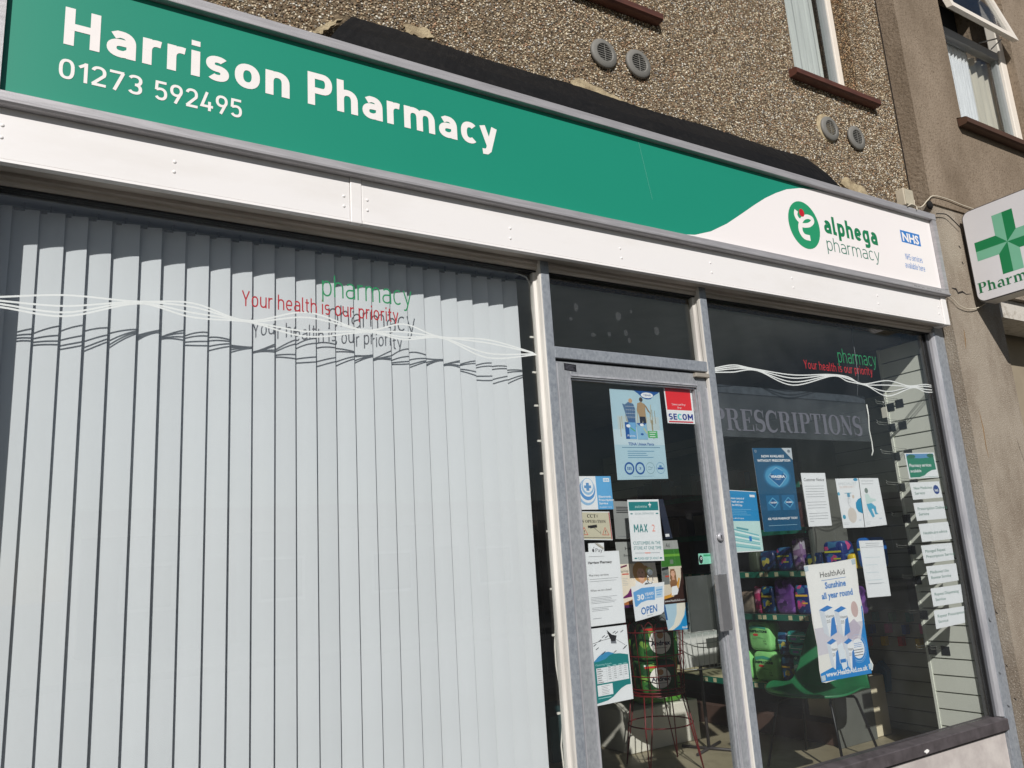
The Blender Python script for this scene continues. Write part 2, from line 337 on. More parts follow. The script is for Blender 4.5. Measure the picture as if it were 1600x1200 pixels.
def serif(ch):
    """bold bracketed-serif capitals and lower case, contrast drawn as stroke widths"""
    B, T = .20, .055; S = []
    def sf(x0, x1, y): return ([(x0, y), (x1, y)], 0, T)
    if ch == 'P': W = .74; S = [([(.2, 0), (.2, 1)], 0, B), sf(.02, .38, T/2), sf(.02, .45, 1-T/2), (arc(.4, .74, .23, .235, 90, -90, 14), 0, [T+(B-T)*math.sin(math.pi*i/14)**1.5 for i in range(15)]), sf(.3, .4, .505)]
    elif ch == 'R': W = .84; S = [([(.2, 0), (.2, 1)], 0, B), sf(.02, .38, T/2), sf(.02, .45, 1-T/2), (arc(.4, .75, .22, .22, 90, -90, 14), 0, [T+(B-T)*math.sin(math.pi*i/14)**1.5 for i in range(15)]), sf(.3, .42, .53), ([(.44, .52), (.56, .42), (.6, .15), (.7, .03), (.82, .03)], 0, [.08, .17, .18, .1, T])]
    elif ch == 'E': W = .76; S = [([(.2, 0), (.2, 1)], 0, B), sf(.02, .7, T/2), sf(.02, .68, 1-T/2), sf(.3, .5, .51), ([(.49, .38), (.49, .64)], 0, T), ([(.66, 1), (.66, .72)], 0, [.1, .03]), ([(.69, 0), (.69, .3)], 0, [.1, .03])]
    elif ch in 'SC':
        if ch == 'S':
            W = .66; p = arc(.33, .74, .22, .235, 30, 90, 5)+arc(.33, .74, .22, .235, 95, 250, 10)+arc(.33, .26, .23, .235, 70, -90, 10)+arc(.33, .26, .23, .235, -95, -150, 4)
            n = len(p); wds = [T+(B-T)*max(0, math.sin(math.pi*(i-4)/(n-8)))**.7 if 4 < i < n-4 else T for i in range(n)]
            S = [(p, 0, wds), ([(.56, 1), (.56, .66)], 0, [.05, .03]), ([(.08, 0), (.08, .34)], 0, [.05, .03])]
        else:
            W = .76; p = arc(.42, .5, .32, .475, 40, 320, 24); S = [(p, 0, [T+(B-T)*max(0, math.sin(math.pi*i/24))**1.2 for i in range(25)]), ([(.68, 1), (.68, .64)], 0, [.05, .035])]
    elif ch == 'I': W = .42; S = [([(.2, 0), (.2, 1)], 0, B), sf(.02, .38, T/2), sf(.02, .38, 1-T/2)]
    elif ch == 'T': W = .74; S = [([(.36, 0), (.36, 1)], 0, B), sf(.16, .56, T/2), sf(.03, .69, 1-T/2), ([(.055, 1), (.055, .68)], 0, [.09, .03]), ([(.665, 1), (.665, .68)], 0, [.09, .03])]
    elif ch == 'O': W = .8; p = arc(.39, .5, .29, .475, 0, 345, 24); S = [(p, 1, [T+(B-T)*abs(math.cos(math.radians(345*i/24)))**1.5 for i in range(25)])]
    elif ch == 'N': W = .84; S = [([(.15, 0), (.15, 1)], 0, T), ([(.68, 0), (.68, 1)], 0, T), ([(.16, .95), (.66, .05)], 0, B), sf(.02, .3, T/2), sf(.52, .8, 1-T/2), sf(.02, .25, 1-T/2)]
    elif ch == 'h': W = .78; S = [([(.2, 0), (.2, 1)], 0, B*.9), sf(.02, .36, T/2), sf(.04, .2, 1-T/2), (arc(.38, .42, .2, .24, 170, 0, 10)+[(.58, 0)], 0, [T]*4+[.1, .14]+[B*.85]*6), sf(.42, .76, T/2)]
    elif ch == 'a': W = .68; S = [([(.14, .56)]+arc(.34, .45, .18, .22, 150, 0, 10)+[(.52, .1), (.58, .05), (.66, .06)], 0, [.13]+[.08]*5+[.12]+[B*.8]*6+[.12, .06]), (arc(.3, .19, .17, .16, 60, 300, 12), 0, [T+(B-T)*math.sin(math.pi*i/12) for i in range(13)])]
    elif ch == 'r': W = .6; S = [([(.2, 0), (.2, .68)], 0, B*.9), sf(.02, .4, T/2), sf(.04, .2, .68-T/2), ([(.28, .45), (.4, .62), (.48, .63), (.54, .56)], 0, [.05, .08, .13, .15])]
    elif ch == 'm': W = 1.14; S = [([(.2, 0), (.2, .68)], 0, B*.9), sf(.02, .36, T/2), sf(.04, .2, .68-T/2)] + [(arc(.38+d, .42, .2, .24, 170, 0, 10)+[(.58+d, 0)], 0, [T]*4+[.1, .14]+[B*.85]*6) for d in (0, .36)] + [sf(.44, .72, T/2), sf(.8, 1.12, T/2)]
    elif ch == 'c': W = .62; S = [(arc(.33, .34, .22, .31, 45, 315, 18), 0, [T+(B-T)*math.sin(math.pi*i/18) for i in range(19)])]
    elif ch == 'y': W = .74; S = [([(.14, .66), (.38, .1)], 0, B*.85), ([(.62, .66), (.34, -.12), (.18, -.2)], 0, [T, .07, .12]), sf(.02, .34, .66), sf(.5, .74, .66)]
    else: return None, .3
    S = [(s_[0], s_[1], s_[2]) for s_ in S]
    return S, W+.03
FC = {}
def bfont(txt, bold=0.0):
    k = (txt, bold)
    if k in FC: return FC[k]
    cu = bpy.data.curves.new('t', 'FONT'); cu.body = txt; cu.size = 1.0; cu.offset = bold; cu.resolution_u = 2
    o = bpy.data.objects.new('t', cu); me = o.to_mesh()
    vv = [(v.co.x, v.co.y) for v in me.vertices]; ff = [list(p.vertices) for p in me.polygons]
    o.to_mesh_clear(); bpy.data.objects.remove(o); bpy.data.curves.remove(cu)
    x0 = min(v[0] for v in vv) if vv else 0; x1 = max(v[0] for v in vv) if vv else 1
    r = [[((vv[i][0]-x0), vv[i][1]/0.729) for i in f] for f in ff], (x1-x0)
    FC[k] = r; return r
def text_polys(txt, font='sans', wgt=0.0):
    """list of (sub-layer, polygon) with baseline 0, cap height 1 and x from 0 to the returned width"""
    if font == 'sans':
        p, W = bfont(txt, wgt); return [(0, q) for q in p], W
    x = 0; res = []
    for ch in txt:
        if font == 'din': S, adv = din(ch, wgt)
        else:
            if ch == ' ': x += .35; continue
            S, adv = serif(ch)
        if S is None:
            p, W = bfont(ch, 0.0); res += [(0, [(a*.9+x, b) for a, b in q]) for q in p]; x += W*.9+.1; continue
        for k, s_ in enumerate(S):
            wd = s_[2] if len(s_) > 2 else wgt
            if isinstance(wd, list):
                n = len(s_[0]); wd = (wd+[wd[-1]]*n)[:n]
            for q in strip([(a+x, b) for a, b in s_[0]], wd, bool(s_[1])): res.append((k, q))
        x += adv
    mx = max(max(a for a, b in q) for k, q in res)
    return res, mx

EPS = 0.00025
class Flat:
    """flat printed things: u to the right 0..1, v downwards 0..1 on a quad of four world points (TL, TR, BR, BL)"""
    def __init__(s, TL, TR, BR, BL, n=None):
        s.c = [Vector(p) for p in (TL, TR, BR, BL)]
        s.n = n or (s.c[3]-s.c[0]).cross(s.c[1]-s.c[0]).normalized()
        s.W = ((s.c[1]-s.c[0]).length+(s.c[2]-s.c[3]).length)/2; s.H = ((s.c[3]-s.c[0]).length+(s.c[2]-s.c[1]).length)/2
        s.mb = MB()
    def at(s, u, v, L=0):
        a = s.c[0].lerp(s.c[1], u); b = s.c[3].lerp(s.c[2], u)
        return a.lerp(b, v) + s.n*(EPS*L)
    def poly(s, pts, m, L=1):
        s.mb.add([s.at(u, v, L) for u, v in pts], [list(range(len(pts)))], m); return s
    def rect(s, u0, v0, u1, v1, m, L=1): return s.poly([(u0, v1), (u1, v1), (u1, v0), (u0, v0)], m, L)
    def ell(s, cu, cv, ru, rv, m, L=1, n=20): return s.poly([(cu+ru*math.cos(2*math.pi*i/n), cv-rv*math.sin(2*math.pi*i/n)) for i in range(n)], m, L)
    def line(s, pts, wd, m, L=1, closed=False):
        """wd in metres"""
        for q in strip([(u*s.W, -v*s.H) for u, v in pts], wd, closed): s.poly([(a/s.W, -b/s.H) for a, b in q], m, L)
        return s
    def ring(s, cu, cv, ru, wd, m, L=1, n=20, ratio=None):
        rv = ru*s.W/s.H if ratio is None else ratio
        return s.line([(cu+ru*math.cos(2*math.pi*i/n), cv-rv*math.sin(2*math.pi*i/n)) for i in range(n)], wd, m, L, True)
    def text(s, txt, u0, u1, vb, h, m, L=2, font='sans', wgt=0.0):
        """cap height h (v units), baseline at vb, fitted between u0 and u1"""
        pl, W = text_polys(txt, font, wgt); k = (u1-u0)/W
        for sub, q in pl: s.poly([(u0+a*k, vb-b*h) for a, b in q], m, L+sub*0.3)
        return s
    def lines(s, u0, u1, v0, v1, n, m, wd=0.0012, L=2, ragged=0.25, seed=1):
        r = random.Random(seed)
        for i in range(n):
            v = v0+(v1-v0)*i/max(1, n-1); s.rect(u0, v-wd/s.H/2, u1-(u1-u0)*ragged*r.random(), v+wd/s.H/2, m, L)
        return s
    def sheet(s, m, th=0.0006, outline=None):
        o = outline or [(0, 1), (1, 1), (1, 0), (0, 0)]
        F_ = [s.at(u, v, 0) for u, v in o]; B_ = [p - s.n*th for p in F_]; n = len(o)
        s.mb.add(F_+B_, [list(range(n)), list(range(n, 2*n))[::-1]] + [[i, n+i, n+(i+1) % n, (i+1) % n] for i in range(n)], m)
        return s
    def build(s, name, parent=None):
        mb = s.mb; me = bpy.data.meshes.new(name); me.from_pydata(mb.v, [], mb.f)
        for m in mb.mats: me.materials.append(m)
        me.polygons.foreach_set('material_index', mb.m); me.update()
        if parent is None:
            c = (s.c[2]+s.c[3])/2; me.transform(Matrix.Translation(-c))
            o = bpy.data.objects.new(name, me); col.objects.link(o); o.location = c; return o
        return link_mesh(name, me, parent)
def flat_xz(x0, x1, z0, z1, y): return Flat((x0, y, z1), (x1, y, z1), (x1, y, z0), (x0, y, z0), Vector((0, -1, 0)))
def flat_px(pts, y):
    return Flat(*[G(p[0], p[1], y) for p in pts], Vector((0, -1, 0)))

# ------------------------------------------------------------------ shared materials
ALU = aged('weathered_aluminium', (156, 162, 168), (128, 134, 142), 0.5, 0.38, 0.68, 90.0, 0.3, 700.0, 0.5, (1, 1, 0.6), 0.2, (190, 190, 200), 400.0, 0.25)
ALU_SIDE = aged('cream_bead', (220, 216, 208), (186, 181, 174), 0.5, 0.45, 0.7, 12.0, 0.1, 300.0, 0.5, (1, 1, 0.12))
ALU_DOOR = aged('door_aluminium', (168, 171, 174), (144, 147, 152), 0.45, 0.38, 0.68, 80.0, 0.2, 600.0, 0.5, (1, 1, 0.5), 0.25)
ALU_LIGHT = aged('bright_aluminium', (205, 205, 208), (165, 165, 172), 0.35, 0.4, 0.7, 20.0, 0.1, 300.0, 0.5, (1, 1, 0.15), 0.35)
HEADP = aged('dusty_grey_head', (206, 196, 186), (166, 158, 148), 0.7, 0.4, 0.65, 6.0, 0.1, 200.0, 0.3, (0.3, 1, 6))
BLACKR = mat('black_rubber', (22, 22, 24), 0.6)
WHITEP = aged('white_fascia_paint', (240, 237, 235), (232, 228, 224), 0.42, 0.5, 0.75, 2.5, 0.02, 60.0, 0.5, (0.6, 1, 2.0))
SILLM = aged('brown_grey_sill', (88, 82, 84), (68, 63, 64), 0.55, 0.4, 0.65, 14.0, 0.15, 300.0, 0.5)
GLASS = glass_mat('window_glass', smear=0.012); GLASS_R = glass_mat('hazed_window_glass', smear=0.022)  # right pane: extra haze stands in for reflections that grey the interior
GLASS_D = glass_mat('door_glass', smear=0.008)
SIGNG = mat('green_sign_vinyl', (30, 142, 116), 0.38, 0, 0.02, 1.5)
SIGNW = mat('white_sign_vinyl', (246, 240, 238), 0.4, 0, 0.01, 1.5)
SFRAME = aged('sign_frame_aluminium', (182, 180, 182), (160, 158, 160), 0.5, 0.38, 0.7, 16.0, 0.15, 400.0, 0.5, (0.4, 1, 5), 0.3)

# ------------------------------------------------------------------ ground, road, pavement, shop floor
def plane(name, x0, x1, y0, y1, z, m, kind='structure'):
    b = MB(); b.add([(x0, y0, z), (x1, y0, z), (x1, y1, z), (x0, y1, z)], [(0, 1, 2, 3)], m); o = b.build(name); tag(o, kind=kind); return o
plane('ground', -150, 150, -150, 150, -0.42, aged('earth', (98, 92, 74), (70, 78, 50), 0.95))
ASPH = aged('asphalt', (82, 82, 84), (66, 66, 68), 0.9, 0.4, 0.6, 2.0, 0.6, 300.0, 0.3)
plane('road', -90, 90, -13.0, -5.2, -0.27, ASPH)
PAVE = aged('paving_concrete', (80, 78, 74), (68, 66, 63), 0.9, 0.4, 0.62, 1.5, 0.4, 200.0, 0.3)
b = MB(); b.box(-90, 90, -5.2, -0.14, -0.4, -0.15, PAVE); tag(b.build('pavement'), kind='structure')
b = MB(); b.box(-90, 90, -17.0, -13.0, -0.4, -0.15, PAVE); tag(b.build('far_pavement'), kind='structure')
b = MB()
for i in range(-20, 20): b.box(i*0.914, i*0.914+0.9, -5.33, -5.2, -0.4, -0.148, PAVE)
tag(b.build('kerb'), kind='structure')
FLOORM = aged('beige_vinyl_floor', (168, 158, 132), (140, 130, 106), 0.5, 0.4, 0.65, 1.6, 0.05, 60.0, 0.5, speck=(120, 112, 92), sscale=9.0, samt=0.25)
b = MB(); b.box(-3.2, 5.62, 0.03, 6.4, -0.14, 0.0, FLOORM); tag(b.build('shop_floor'), kind='structure')

# ------------------------------------------------------------------ houses over the road (they make the reflections in the glass)
def far_house(i, x0, x1, zt, wall, label, group='houses across the road'):
    t = empty('terraced_house', ((x0+x1)/2, -18.0, -0.15), label, 'house', group)
    b = MB(); b.box(x0, x1-0.05, -24.0, -18.0, -0.15, zt, wall); b.build('wall', t)
    b = MB(); rm = mat('roof_slate', (92, 84, 80), 0.8)
    b.prism([(-18.3+.55, zt), (-21.0, zt+0.9), (-24.3, zt)], 'x', x0, x1-0.05, rm); b.build('roof', t)
    k = 0
    for wx in (x0+0.8, x1-2.0):
        for wz in ((0.75,) if zt < 4 else (0.75, 3.1)):
            w_ = MB(); w_.box(wx, wx+1.2, -18.0, -17.93, wz, wz+1.1, mat('far_window_frame', (215, 215, 212), 0.5)); f = w_.build('window', t)
            g = MB(); g.box(wx+.08, wx+1.12, -17.93, -17.92, wz+.08, wz+1.02, mat('far_window_pane', (40, 46, 54), 0.1)); g.build('pane', f)
    d = MB(); d.box((x0+x1)/2-.45, (x0+x1)/2+.45, -18.0, -17.94, -0.15, 1.9, mat('far_door', (88, 40, 36), 0.5)); d.build('door', t)
FW = [mat('far_render', (176, 168, 152), 0.9), mat('far_brick', (140, 98, 80), 0.9), mat('far_render_grey', (150, 148, 144), 0.9)]
hx = [(-26, -19.5, 2.7, 0), (-19, -12.6, 2.6, 1), (-12.4, -6.0, 2.6, 0), (1.3, 7.2, 2.45, 2), (7.4, 13.4, 2.5, 0), (13.6, 19.8, 2.5, 1), (20, 26.4, 2.6, 2), (26.6, 33, 2.6, 0), (33.2, 40, 2.6, 1), (40.2, 47, 2.6, 2)]
names = ['low cream rendered house across the road, far left end', 'low brick house across the road, second from the left', 'cream rendered house beside the gap across the road', 'grey rendered house just right of the gap across the road',
         'cream house between the grey and the brick ones across the road', 'brick house opposite the right end of the shop', 'grey house right of the brick one across the road', 'cream house further along the road on the right', 'brick house second from the right end across the road', 'grey house at the far right end across the road']
for i, (a, b_, c, k) in enumerate(hx): far_house(i, a, b_, c, FW[k], names[i])

# ------------------------------------------------------------------ the pharmacy building
bld = empty('pharmacy_building', (2.4, 0.2, -0.15), 'brown pebbledashed upper storey over the shop with two small windows and brown sills', 'building')
def pebble_base():
    m = bpy.data.materials.new('pebbledash_mortar'); m.use_nodes = True; t = m.node_tree; b = t.nodes['Principled BSDF']
    b.inputs['Roughness'].default_value = 0.95; b.inputs['Specular IOR Level'].default_value = 0.15
    tc = t.nodes.new('ShaderNodeTexCoord'); v = t.nodes.new('ShaderNodeTexVoronoi'); v.inputs['Scale'].default_value = 90.0
    t.links.new(tc.outputs['Object'], v.inputs[0])
    hs = t.nodes.new('ShaderNodeValToRGB'); e = hs.color_ramp.elements
    e[0].position = 0.0; e[0].color = (*lin((86, 75, 60)), 1); e[1].position = 1.0; e[1].color = (*lin((138, 122, 100)), 1)
    sp = t.nodes.new('ShaderNodeSeparateColor'); t.links.new(v.outputs['Color'], sp.inputs[0]); t.links.new(sp.outputs[0], hs.inputs[0])
    t.links.new(hs.outputs[0], b.inputs['Base Color'])
    bp = t.nodes.new('ShaderNodeBump'); bp.inputs['Strength'].default_value = 0.8; bp.inputs['Distance'].default_value = 0.006; bp.invert = True
    t.links.new(v.outputs['Distance'], bp.inputs['Height']); t.links.new(bp.outputs[0], b.inputs['Normal'])
    return m
PEB = pebble_base()
WA = (2.02, 2.70, 4.215, 5.25); WB = (3.98, 4.62, 4.215, 5.25)      # window openings x0,x1,z0,z1
def wall_with_openings(b, x0, x1, z0, z1, y0, y1, ops, m):
    xs = sorted({x0, x1} | {o[0] for o in ops} | {o[1] for o in ops})
    for a, c in zip(xs, xs[1:]):
        o = [q for q in ops if q[0] <= a+1e-6 and q[1] >= c-1e-6]
        if o: b.box(a, c, y0, y1, z0, o[0][2], m); b.box(a, c, y0, y1, o[0][3], z1, m)
        else: b.box(a, c, y0, y1, z0, z1, m)
b = MB(); wall_with_openings(b, -3.0, 5.0, 2.66, 6.4, 0.0, 0.24, [WA, WB], PEB); b.build('pebbledash_wall', bld)
# loose-looking pebbles bedded in the mortar
def pebbles():
    rs = np.random.RandomState(4); x0, x1, z0, z1, st = -0.4, 4.99, 3.40, 5.7, 0.0108
    xs = np.arange(x0, x1, st); zs = np.arange(z0, z1, st*0.9)
    gx, gz = np.meshgrid(xs, zs); gx = gx.ravel(); gz = gz.ravel()
    gx = gx + rs.uniform(-.5, .5, gx.size)*st; gz = gz + rs.uniform(-.5, .5, gz.size)*st
    dens = (np.sin(gx*5.1+gz*3.7)+np.sin(gx*11.3-gz*8.9)+np.sin(gx*2.3+gz*13.1))/3
    keep = rs.uniform(0, 1, gx.size) < (0.90+0.12*dens)
    for o in (WA, WB): keep &= ~((gx > o[0]-.006) & (gx < o[1]+.006) & (gz > o[2]-.06) & (gz < o[3]))
    keep &= ~((gx > 1.0) & (gx < 4.05) & (gz < 3.615)); keep &= gx < 4.99
    # reveals of the right-hand side of each opening
    gx = gx[keep]; gz = gz[keep]; n = gx.size; gy = np.zeros(n)-0.001
    nr = 2600; 
    for o in (WA, WB):
        ry = rs.uniform(0.004, 0.085, nr//2); rz = rs.uniform(o[2], o[3], nr//2)
        gx = np.concatenate([gx, np.full(nr//2, o[1]-0.001)]); gy = np.concatenate([gy, ry]); gz = np.concatenate([gz, rz])
    isr = np.arange(gx.size) >= n; N = gx.size
    base = np.array([(1, 0, 0), (0, 0, 1), (-1, 0, 0), (0, 0, -1), (0, -1, 0), (0, 1, 0)], float)
    sz = rs.uniform(0.0033, 0.0072, N)
    V = np.repeat(base[None], N, 0)*sz[:, None, None]
    V *= rs.uniform(0.65, 1.3, (N, 6, 1)); V[:, :, 0] *= rs.uniform(.8, 1.5, N)[:, None]
    V[:, :, 1] *= 0.75
    th = rs.uniform(0, 2*np.pi, N); c, s_ = np.cos(th)[:, None], np.sin(th)[:, None]
    X = V[:, :, 0]*c - V[:, :, 2]*s_; Z = V[:, :, 0]*s_ + V[:, :, 2]*c; Yv = V[:, :, 1] + V[:, :, 0]*rs.uniform(-.35, .35, N)[:, None]
    W = np.stack([X, Yv, Z], -1)
    Wr = W[:, :, [1, 0, 2]]; W = np.where(isr[:, None, None], Wr, W)
    W += np.stack([gx, gy, gz], -1)[:, None, :]
    F = np.array([(0, 1, 4), (1, 2, 4), (2, 3, 4), (3, 0, 4), (1, 0, 5), (2, 1, 5), (3, 2, 5), (0, 3, 5)])
    faces = (F[None]+(np.arange(N)*6)[:, None, None]).reshape(-1, 3)
    verts = W.reshape(-1, 3)
    me = bpy.data.meshes.new('pebbles'); me.vertices.add(len(verts)); me.vertices.foreach_set('co', verts.ravel())
    me.loops.add(faces.size); me.loops.foreach_set('vertex_index', faces.ravel().astype(np.int32))
    me.polygons.add(len(faces)); me.polygons.foreach_set('loop_start', (np.arange(len(faces))*3).astype(np.int32))
    me.update(calc_edges=True)
    pal = np.array([lin(c_) for c_ in [(230, 214, 184), (212, 192, 160), (246, 238, 220), (172, 144, 110), (132, 106, 80), (104, 88, 72), (190, 172, 148), (152, 147, 140), (196, 156, 124), (84, 74, 64), (222, 216, 204), (158, 120, 90)]])
    pr = np.array([.15, .14, .08, .12, .11, .09, .1, .06, .04, .05, .03, .03]); pr /= pr.sum()
    cc = pal[rs.choice(len(pal), N, p=pr)]*rs.uniform(.76, 1.14, (N, 1))*np.array([.93, .95, .97])[None]
    # brown staining beside the right window and streaks under the sills (dirt that stays put)
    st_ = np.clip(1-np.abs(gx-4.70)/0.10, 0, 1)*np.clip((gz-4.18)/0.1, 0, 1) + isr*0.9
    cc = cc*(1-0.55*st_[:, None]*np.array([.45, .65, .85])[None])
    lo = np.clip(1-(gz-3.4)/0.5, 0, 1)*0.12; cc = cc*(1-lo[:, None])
    ca = me.color_attributes.new('stone', 'FLOAT_COLOR', 'POINT')
    ca.data.foreach_set('color', np.repeat(np.concatenate([cc, np.ones((N, 1))], 1), 6, 0).astype(np.float32).ravel())
    m = bpy.data.materials.new('pebble_stone'); m.use_nodes = True; t = m.node_tree; bs = t.nodes['Principled BSDF']; bs.inputs['Roughness'].default_value = 0.75
    at = t.nodes.new('ShaderNodeAttribute'); at.attribute_name = 'stone'; t.links.new(at.outputs[0], bs.inputs['Base Color'])
    me.materials.append(m)
    o = link_mesh('pebbles', me, bld); tag(o, 'small cream, brown and grey stones of the pebbledash', kind='stuff')
pebbles()
# windows of the upper storey
UPVC = mat('white_window_plastic', (236, 228, 216), 0.4, 0, 0.03, 5)
BROWNP = aged('brown_sill_paint', (96, 58, 46), (70, 42, 36), 0.55, 0.45, 0.7, 14.0, 0.15, 200.0, 0.5, (0.5, 1, 3))
CURT = mat('pale_curtain', (196, 200, 196), 0.9, 0, 0.12, 10, stretch=(9, 1, .2))
def upper_window(op, y, wide, lab, parent=bld):
    x0, x1, z0, z1 = op
    w_ = empty('window', (x0, y, z0)); w_.parent = parent; w_.location = Vector((x0, y, z0))-world_loc(parent)
    if lab: w_['label'] = lab
    b = MB(); t = 0.055
    b.box(x0, x0+t, y, y+.06, z0, z1, UPVC, .006); b.box(x1-t, x1, y, y+.06, z0, z1, UPVC, .006)
    b.box(x0+t, x1-t, y+.002, y+.06, z0, z0+t, UPVC); b.box(x0+t, x1-t, y+.002, y+.06, z1-t, z1, UPVC)
    b.box(x1-t-.035, x1-t, y+.012, y+.05, z0+t, z1-t, mat('grey_gasket_frame', (150, 155, 155), .4)); b.box(x0+t, x0+t+.035, y+.012, y+.05, z0+t, z1-t, mat('grey_gasket_frame', (150, 155, 155), .4))
    b.build('frame', w_)
    b = MB(); b.box(x0+t+.035, x1-t-.035, y+.03, y+.036, z0+t, z1-t, GLASS); b.build('glass_pane', w_)
    b = MB(); n = 60; xx = [x0+t+(x1-x0-2*t)*i/n for i in range(n+1)]
    V = []; F = []
    for i, x in enumerate(xx):
        yy = y+.11+.012*math.sin(i*0.9)+.006*math.sin(i*2.1); V += [(x, yy, z0+.01), (x, yy+.004, z1)]
    for i in range(n): F.append((2*i, 2*i+2, 2*i+3, 2*i+1))
    b.add(V, F, CURT, True); b.build('curtain', w_)
    b = MB(); b.box(x0-.02, x1+.02, max(.245, y+.155), y+.9, z0-.05, z1+.05, mat('dark_room', (40, 42, 46), .9)); b.build('room_behind', w_)
    return w_
for op, nm in ((WA, 'left upper window, mostly above the frame'), (WB, 'narrow white framed window with pale curtains')):
    w_ = upper_window(op, 0.09, 0, nm)
    x0, x1, z0, z1 = op
    b = MB(); b.prism([(0.088, 4.222), (-.055, 4.196), (-.062, 4.190), (-.062, 4.158), (-.05, 4.150), (0.088, 4.150)], 'x', x0-.07, x1+.13, BROWNP)
    b.build('sill', w_)
# black bitumen flashing between the sign and the wall, ragged at its top
BITU = aged('black_bitumen', (22, 21, 21), (13, 13, 14), 0.6, 0.4, 0.6, 4.0, 0.25, 40.0, 0.3, (.5, 1, 2.5), speck=(38, 36, 35), sscale=30.0, samt=0.3)
b = MB(); rs_ = random.Random(5); n = 150; V = []; F = []
for i in range(n+1):
    f = i/n; xt = 1.075+(3.93-1.075)*f; xb = 0.92+(4.13-0.92)*f
    zt = 3.612+rs_.uniform(-.0022, .0022)+.004*math.sin(i*.13); zm = 3.50+rs_.uniform(-.001, .001)
    V += [(xb, -.118, 3.365), (xb*.5+xt*.5, -.072+rs_.uniform(-.0006, .0006), zm), (xt, -.012, zt), (xt, .01, zt+.006)]
for i in range(n):
    for k in range(3): F.append((4*i+k, 4*i+4+k, 4*i+5+k, 4*i+1+k))
b.add(V, F, BITU, False); k = len(V)-4
b.add([V[0], V[1], V[2], (1.075, .01, 3.36), (.92, .01, 3.36)], [(0, 1, 2, 3, 4)], BITU)
b.add([V[k], V[k+1], V[k+2], (3.93, .01, 3.36), (4.13, .01, 3.36)], [(0, 1, 2, 3, 4)], BITU)
b.build('bitumen_flashing', bld)
MORT = aged('cream_mortar', (190, 174, 142), (150, 134, 108), 0.95, 0.4, 0.6, 14.0, 0.8, 120.0, 0.2)
def blob_patch(pts, y, th, name='mortar_patch'):
    """irregular smear of mortar lying on the wall"""
    r = random.Random(int(abs(pts[0][0])*7)); P2 = []
    n = len(pts)
    for i in range(n):
        a = Vector(pts[i]); c = Vector(pts[(i+1) % n])
        for k in range(5):
            q = a.lerp(c, k/5); P2.append((q.x+r.uniform(-.006, .006), q.y+r.uniform(-.006, .006)))
    b = MB(); b.prism(P2, 'y', y-th, y, MORT); return b.build(name, bld)
def px2(pts, y): return [(G(a, c, y).x, G(a, c, y).z) for a, c in pts]
blob_patch(px2([(890, 124), (905, 122), (960, 150), (1010, 172), (1050, 190), (1110, 212), (1112, 219), (1050, 200), (1000, 184), (945, 168), (900, 146)], -.008), 0.0, 0.010)
blob_patch(px2([(632, 38), (668, 44), (678, 60), (655, 58), (634, 50)], -.008), 0.0, 0.010)
blob_patch(px2([(1312, 286), (1322, 276), (1330, 284), (1348, 292), (1358, 307), (1332, 301)], -.008), 0.0, 0.010)
blob_patch(px2([(486, 52), (515, 37), (536, 29), (512, 46), (499, 56)], -.02), -0.01, 0.02)
# interior shell of the shop
INW = mat('shop_wall_paint', (128, 132, 136), 0.85, 0, 0.04, 2)
b = MB(); b.box(-3.2, 5.62, 6.4, 6.5, 0, 2.9, INW); b.build('back_wall', bld)
b = MB(); b.box(-3.3, -3.2, 0.03, 6.5, 0, 2.9, INW); b.build('left_wall', bld)
b = MB(); b.box(5.62, 5.72, 0.03, 6.5, 0, 2.9, INW); b.build('right_wall', bld)
b = MB(); b.box(-3.3, 5.72, 0.245, 6.5, 2.78, 2.9, mat('ceiling_board', (196, 198, 196), .9)); b.build('ceiling', bld)
b = MB(); b.box(-0.9, -0.17, -0.12, 0.2, -0.15, 2.655, mat('pier_render', (150, 140, 122), .9, bump=.4)); b.build('left_pier', bld)
b = MB(); b.box(-3.3, -0.9, -0.0, 0.2, -0.15, 2.655, mat('pier_render', (150, 140, 122), .9)); b.build('left_front_wall', bld)

# ------------------------------------------------------------------ shopfront
sf = empty('shopfront', (2.4, 0, -0.15), 'grey aluminium shopfront with two large panes and a glazed door under white fascia boards', 'shopfront')
def part(name, parent, m, *boxes, bev=0.0):
    b = MB()
    for q in boxes: b.box(*q, m, bev)
    return b.build(name, parent)
# fascia boards
part('fascia_board', sf, WHITEP, (-0.6, 1.0085, -.12, -.095, 2.645, 2.835), bev=.002)
part('fascia_board', sf, WHITEP, (1.0565, 4.903, -.12, -.095, 2.645, 2.835), bev=.002)
part('cover_strip', sf, WHITEP, (1.010, 1.055, -.124, -.096, 2.632, 2.834), bev=.003)
part('end_strip', sf, WHITEP, (4.905, 4.962, -.128, -.02, 2.628, 2.834), bev=.006)
b = MB(); b.prism([(-.122, 2.6435), (-.123, 2.634), (-.112, 2.630), (-.095, 2.634), (-.095, 2.6435)], 'x', -.6, 1.008, WHITEP); b.prism([(-.122, 2.6435), (-.123, 2.634), (-.112, 2.630), (-.095, 2.634), (-.095, 2.6435)], 'x', 1.0565, 4.903, WHITEP); b.build('lower_lip', sf)
